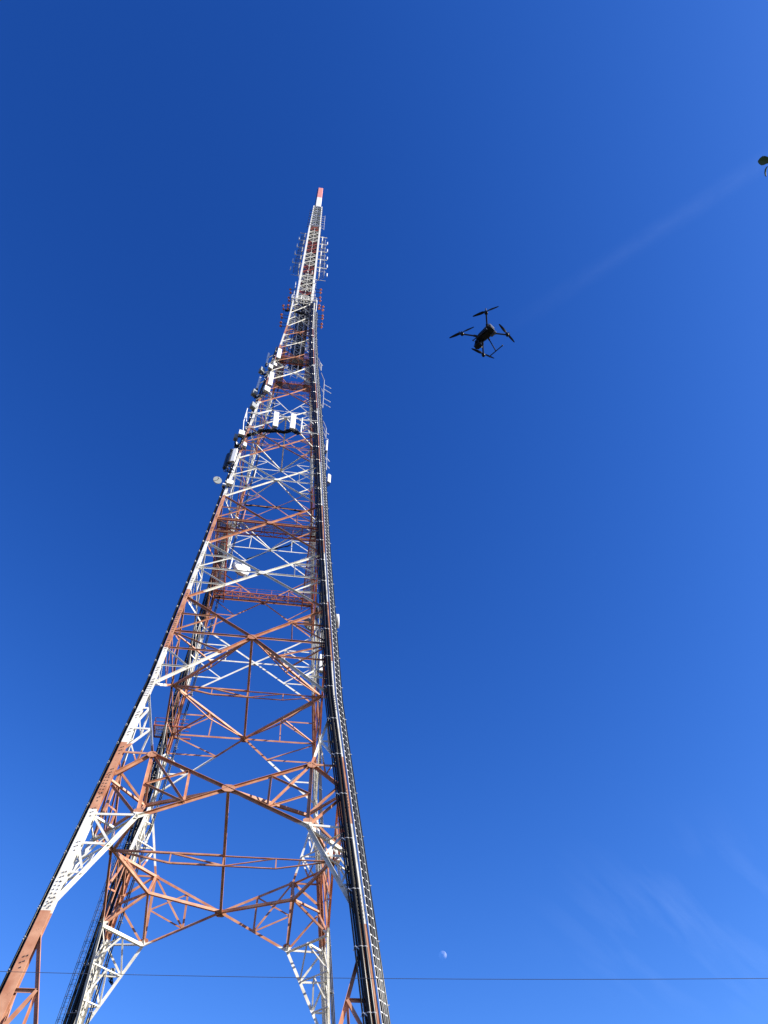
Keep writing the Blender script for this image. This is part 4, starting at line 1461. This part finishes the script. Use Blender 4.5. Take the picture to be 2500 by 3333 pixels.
# ------------------------------------------------------------------ wire across the foot of the frame
def wire():
    m = plain('bare wire', (0.22, 0.22, 0.23), 0.3, 0.7, 0.3, 0.6)
    Y = 26.0
    key = [(0, 3161.7), (300, 3169.5), (600, 3177.3), (950, 3181.5), (1300, 3185), (1600, 3187), (2000, 3187.5), (2500, 3184.6)]
    pts = []
    for x, y in key:
        d = pix_ray(x, y)
        pts.append(d * (Y / d.y) + V((0, 0, CAMZ)))
    import itertools
    # one smooth sagging line through them, carried on past the frame
    n = len(pts)
    sx = [p.x for p in pts]; sz = [p.z for p in pts]
    # least squares parabola
    A = [[sum(x ** (i + j) for x in sx) for j in range(3)] for i in range(3)]
    B = [sum(z * x ** i for x, z in zip(sx, sz)) for i in range(3)]
    for i in range(3):
        for j in range(i + 1, 3):
            f = A[j][i] / A[i][i]
            for k in range(3):
                A[j][k] -= f * A[i][k]
            B[j] -= f * B[i]
    c = [0, 0, 0]
    for i in (2, 1, 0):
        c[i] = (B[i] - sum(A[i][k] * c[k] for k in range(i + 1, 3))) / A[i][i]
    xs = [-45 + 90 * i / 60 for i in range(61)]
    mb = MB()
    mb.path([V((x, Y, c[0] + c[1] * x + c[2] * x * x)) for x in xs], 0.008, 6)
    o = mb.build('overhead_wire', m, None, True)
    tag(o, 'single thin overhead wire stretched across the lower sky and the tower legs', 'wire')
wire()

# ------------------------------------------------------------------ tree whose twig reaches into the right edge
def tree():
    ml, t, b = new_mat('leaf')
    tc = t.nodes.new('ShaderNodeTexCoord')
    no = t.nodes.new('ShaderNodeTexNoise'); no.inputs['Scale'].default_value = 9
    t.links.new(tc.outputs['Object'], no.inputs['Vector'])
    rp = t.nodes.new('ShaderNodeValToRGB')
    rp.color_ramp.elements[0].color = (0.04, 0.085, 0.025, 1)
    rp.color_ramp.elements[1].color = (0.08, 0.15, 0.045, 1)
    t.links.new(no.outputs['Fac'], rp.inputs['Fac'])
    t.links.new(rp.outputs['Color'], b.inputs['Base Color'])
    b.inputs['Roughness'].default_value = 0.45
    bark = plain('bark', (0.10, 0.075, 0.05), 0.9, 0, 0.4, 8)
    D = 7.0
    def P(px, py, d=D):
        return pix_ray(px, py) * d + V((0, 0, CAMZ))
    tip = P(2491, 522)
    foot = V((9.0, 4.2, 0))
    o = bpy.data.objects.new('leafy_tree', None)
    COL.objects.link(o)
    o.location = foot
    tag(o, 'leafy tree with only the tip of one dark green twig showing at the right edge', 'tree')
    mb = MB()
    crown = V((8.6, 4.0, 8.2))
    mb.path([foot, foot + V((0.05, 0.1, 2.2)), foot + V((-0.1, 0.0, 4.6)), crown - V((0, 0, 1.4)), crown], [0.24, 0.19, 0.15, 0.09, 0.03], 10)
    tr = mb.build('trunk', bark, o, True, foot)
    rnd = random.Random(12)
    twigs = []
    st = foot + V((-0.1, 0.0, 4.6))
    end = P(2540, 527)
    line = [st, lerp(st, end, 0.4) + V((0, 0, 0.7)), lerp(st, end, 0.75) + V((0, 0, 0.45)), end, P(2516, 520), P(2500, 512)]
    mb = MB()
    mb.path(line, [0.08, 0.05, 0.028, 0.008, 0.005, 0.003], 8)
    mb.build('branch', bark, o, True, foot)
    twigs += [line[1], line[2], line[3]]
    for q in range(16):
        a = q * 2.4
        s = lerp(st, crown, rnd.random())
        e = s + V((math.cos(a) * rnd.uniform(0.9, 2.0), math.sin(a) * rnd.uniform(0.9, 2.0), rnd.uniform(0.3, 1.4)))
        if e.x < 6.2:
            e.x = 6.2 + rnd.random()
        mb = MB()
        mb.path([s, lerp(s, e, 0.5) + V((0, 0, 0.15)), e], [0.05, 0.03, 0.01], 6)
        mb.build('branch', bark, o, True, foot)
        twigs += [lerp(s, e, 0.6), e]
    def leaf(mb, c, d, n, L, wd, prof_=((0, 0.02), (0.2, 0.7), (0.45, 1.0), (0.7, 0.8), (0.88, 0.4), (1.0, 0.02))):
        d = d.normalized()
        n = (n - d * n.dot(d)).normalized()
        e = d.cross(n)
        mid, lf, rt = [], [], []
        for t_, ww in prof_:
            bend = -n * (0.18 * L * t_ * t_)
            mid.append(c + d * (L * t_) + bend)
            lf.append(mid[-1] + e * (wd * ww / 2) + n * (wd * 0.14 * ww))
            rt.append(mid[-1] - e * (wd * ww / 2) + n * (wd * 0.14 * ww))
        k = len(mid)
        vs = mid + lf + rt
        fs = []
        for i in range(k - 1):
            fs.append((i, i + 1, k + i + 1, k + i))
            fs.append((i + 1, i, 2 * k + i, 2 * k + i + 1))
        mb.add(vs, fs)
    mb = MB()
    for tpt in twigs:
        for q in range(34):
            c = tpt + V((rnd.gauss(0, 0.35), rnd.gauss(0, 0.35), rnd.gauss(0, 0.3)))
            if c.x < 5.9 and c != tpt:
                c.x = 6.0 + rnd.random() * 0.5
            leaf(mb, c, V((rnd.gauss(0, 1), rnd.gauss(0, 1), rnd.uniform(-1, 0.2))), V((rnd.gauss(0, 0.5), rnd.gauss(0, 0.5), 1)), rnd.uniform(0.07, 0.11), rnd.uniform(0.04, 0.055))
    tag(mb.build('crown', ml, o, False, foot), kind='stuff')
    # the two leaves that show
    mb = MB()
    vd = pix_ray(2490, 520)
    leaf(mb, P(2520, 520), (P(2481, 523) - P(2520, 520)), -vd + CU * 0.15, 0.112, 0.066, ((0, 0.02), (0.2, 0.5), (0.45, 0.78), (0.6, 0.98), (0.75, 1.0), (0.9, 0.62), (1.0, 0.12)))
    lf = mb.build('leaf', ml, o, False, foot)
    s = MB()
    s.path([P(2488, 515), P(2486.5, 511), P(2484.5, 508)], [0.002, 0.0016, 0.0012], 5)
    s.build('leaf_tip', ml, lf, False, None)
    lf.children[0].location = -foot
    mb = MB()
    pts = [P(2504, 541), P(2496, 544), P(2492, 552), P(2490.5, 562), P(2492, 571), P(2494.5, 576)]
    mb.path(pts, [0.0015, 0.0045, 0.0065, 0.006, 0.005, 0.0012], 6)
    mb.build('leaf', ml, o, True, foot)
tree()

# ------------------------------------------------------------------ moon
def moon():
    m, t, b = new_mat('moon dust')
    N, L = t.nodes.new, t.links.new
    tc = N('ShaderNodeTexCoord')
    n = N('ShaderNodeTexNoise'); n.inputs['Scale'].default_value = 2.2; n.inputs['Detail'].default_value = 5
    L(tc.outputs['Generated'], n.inputs['Vector'])
    r = N('ShaderNodeValToRGB')
    r.color_ramp.elements[0].position = 0.42; r.color_ramp.elements[0].color = (0.07, 0.07, 0.07, 1)
    r.color_ramp.elements[1].position = 0.58; r.color_ramp.elements[1].color = (0.16, 0.16, 0.16, 1)
    L(n.outputs['Fac'], r.inputs['Fac'])
    df = N('ShaderNodeBsdfDiffuse')
    L(r.outputs['Color'], df.inputs['Color'])
    tr = N('ShaderNodeBsdfTransparent')
    ad = N('ShaderNodeAddShader')
    L(df.outputs[0], ad.inputs[0]); L(tr.outputs[0], ad.inputs[1])
    ge = N('ShaderNodeNewGeometry')
    tr2 = N('ShaderNodeBsdfTransparent')
    mx = N('ShaderNodeMixShader')
    L(ge.outputs['Backfacing'], mx.inputs[0]); L(ad.outputs[0], mx.inputs[1]); L(tr2.outputs[0], mx.inputs[2])
    L(mx.outputs[0], t.nodes['Material Output'].inputs['Surface'])
    D = 40000.0
    c = pix_ray(1441, 3109.5) * D
    rad = D * math.tan(R(0.262))
    mb = MB()
    prof = [(rad * math.sin(math.pi * i / 24) + 1e-3, -rad * math.cos(math.pi * i / 24)) for i in range(25)]
    mb.lathe((0, 0, 0), (0, 0, 1), prof, 40)
    o = recalc(mb.build('moon', m, None, True))
    o.location = c
    tag(o, 'pale half moon low in the blue sky above the overhead wire', 'moon')
moon()

# ------------------------------------------------------------------ thin high cloud
def cloud_mat(name, build):
    m = bpy.data.materials.new(name)
    m.use_nodes = True
    t = m.node_tree
    t.nodes.clear()
    N, L = t.nodes.new, t.links.new
    out = N('ShaderNodeOutputMaterial')
    fac = build(t, N, L)
    tl = N('ShaderNodeBsdfTranslucent'); tl.inputs['Color'].default_value = (0.62, 0.80, 1.0, 1)
    tr = N('ShaderNodeBsdfTransparent')
    mx = N('ShaderNodeMixShader')
    L(fac, mx.inputs[0]); L(tr.outputs[0], mx.inputs[1]); L(tl.outputs[0], mx.inputs[2])
    L(mx.outputs[0], out.inputs['Surface'])
    return m

ALT = 8000.0
def sky_pt(px, py):
    d = pix_ray(px, py)
    return d * (ALT / d.z)

def contrail():
    p0, p1 = sky_pt(1480, 1180), sky_pt(2620, 440)
    axis = (p1 - p0)
    L_ = axis.length
    u = axis.normalized()
    v = V((-u.y, u.x, 0))
    wid = 160.0
    def build(t, N, L):
        tc = N('ShaderNodeTexCoord')
        sp = N('ShaderNodeSeparateXYZ'); L(tc.outputs['UV'], sp.inputs[0])
        # across: soft bell
        a = N('ShaderNodeMath'); a.operation = 'MULTIPLY_ADD'; a.inputs[1].default_value = 2; a.inputs[2].default_value = -1
        L(sp.outputs['Y'], a.inputs[0])
        ab = N('ShaderNodeMath'); ab.operation = 'ABSOLUTE'; L(a.outputs[0], ab.inputs[0])
        mr = N('ShaderNodeMapRange'); mr.interpolation_type = 'SMOOTHSTEP'
        mr.inputs['From Min'].default_value = 1.0; mr.inputs['From Max'].default_value = 0.0
        L(ab.outputs[0], mr.inputs['Value'])
        al = N('ShaderNodeMapRange'); al.interpolation_type = 'SMOOTHSTEP'
        al.inputs['From Min'].default_value = 0.0; al.inputs['From Max'].default_value = 0.75
        L(sp.outputs['X'], al.inputs['Value'])
        n = N('ShaderNodeTexNoise'); n.inputs['Scale'].default_value = 5; n.inputs['Detail'].default_value = 4
        mp = N('ShaderNodeMapping'); mp.inputs['Scale'].default_value = (4, 0.6, 1)
        L(tc.outputs['UV'], mp.inputs['Vector']); L(mp.outputs[0], n.inputs['Vector'])
        m1 = N('ShaderNodeMath'); m1.operation = 'MULTIPLY'; L(mr.outputs[0], m1.inputs[0]); L(al.outputs[0], m1.inputs[1])
        m2 = N('ShaderNodeMath'); m2.operation = 'MULTIPLY'; L(m1.outputs[0], m2.inputs[0]); L(n.outputs['Fac'], m2.inputs[1])
        m3 = N('ShaderNodeMath'); m3.operation = 'MULTIPLY'; m3.inputs[1].default_value = 0.026; L(m2.outputs[0], m3.inputs[0])
        return m3.outputs[0]
    m = cloud_mat('contrail vapour', build)
    mb = MB()
    n = 12
    for i in range(n + 1):
        p = p0 + axis * (i / n)
        mb.v += [tuple(p - v * wid), tuple(p + v * wid)]
    mb.f = [(2 * i, 2 * i + 2, 2 * i + 3, 2 * i + 1) for i in range(n)]
    o = mb.build('contrail', m)
    uv = o.data.uv_layers.new(name='UVMap')
    for lp in o.data.loops:
        i = lp.vertex_index
        uv.data[lp.index].uv = ((i // 2) / n, float(i % 2))
    tag(o, 'faint fading contrail slanting up to the right edge of the sky', 'contrail')
contrail()

def cirrus():
    A, B = sky_pt(1650, 2600), sky_pt(2700, 3300)
    def build(t, N, L):
        tc = N('ShaderNodeTexCoord')
        mp = N('ShaderNodeMapping')
        m0 = N('ShaderNodeMapping')
        m0.inputs['Rotation'].default_value = (0, 0, R(CIR_ROT))
        mp.inputs['Scale'].default_value = (0.5, 2.4, 1)
        L(tc.outputs['UV'], m0.inputs['Vector'])
        L(m0.outputs[0], mp.inputs['Vector'])
        n = N('ShaderNodeTexNoise'); n.inputs['Scale'].default_value = 4.2; n.inputs['Detail'].default_value = 6; n.inputs['Roughness'].default_value = 0.55
        n.inputs['Distortion'].default_value = 0.35
        L(mp.outputs[0], n.inputs['Vector'])
        r = N('ShaderNodeValToRGB')
        r.color_ramp.elements[0].position = 0.46; r.color_ramp.elements[0].color = (0, 0, 0, 1)
        r.color_ramp.elements[1].position = 0.80; r.color_ramp.elements[1].color = (1, 1, 1, 1)
        L(n.outputs['Fac'], r.inputs['Fac'])
        # fade towards the rim of the sheet
        sp = N('ShaderNodeVectorMath'); sp.operation = 'DISTANCE'; sp.inputs[1].default_value = (0.5, 0.5, 0)
        L(tc.outputs['UV'], sp.inputs[0])
        mr = N('ShaderNodeMapRange'); mr.interpolation_type = 'SMOOTHSTEP'
        mr.inputs['From Min'].default_value = 0.5; mr.inputs['From Max'].default_value = 0.15
        L(sp.outputs['Value'], mr.inputs['Value'])
        m1 = N('ShaderNodeMath'); m1.operation = 'MULTIPLY'; L(r.outputs['Color'], m1.inputs[0]); L(mr.outputs[0], m1.inputs[1])
        m2 = N('ShaderNodeMath'); m2.operation = 'MULTIPLY'; m2.inputs[1].default_value = 0.055; L(m1.outputs[0], m2.inputs[0])
        return m2.outputs[0]
    m = cloud_mat('cirrus ice', build)
    q = [sky_pt(1640, 3330), sky_pt(2900, 3420), sky_pt(2900, 2560), sky_pt(1640, 2500)]
    mb = MB()
    n = 10
    for i in range(n + 1):
        for j in range(n + 1):
            a = lerp(q[0], q[1], i / n)
            b = lerp(q[3], q[2], i / n)
            p = lerp(a, b, j / n)
            mb.v.append(tuple(p))
    for i in range(n):
        for j in range(n):
            a = i * (n + 1) + j
            mb.f.append((a, a + n + 1, a + n + 2, a + 1))
    o = mb.build('cirrus_cloud', m)
    uv = o.data.uv_layers.new(name='UVMap')
    for lp in o.data.loops:
        i = lp.vertex_index
        uv.data[lp.index].uv = ((i // (n + 1)) / n, (i % (n + 1)) / n)
    tag(o, 'faint wispy cirrus cloud in the lower right of the sky', 'cloud')
CIR_ROT = 56.0
cirrus()
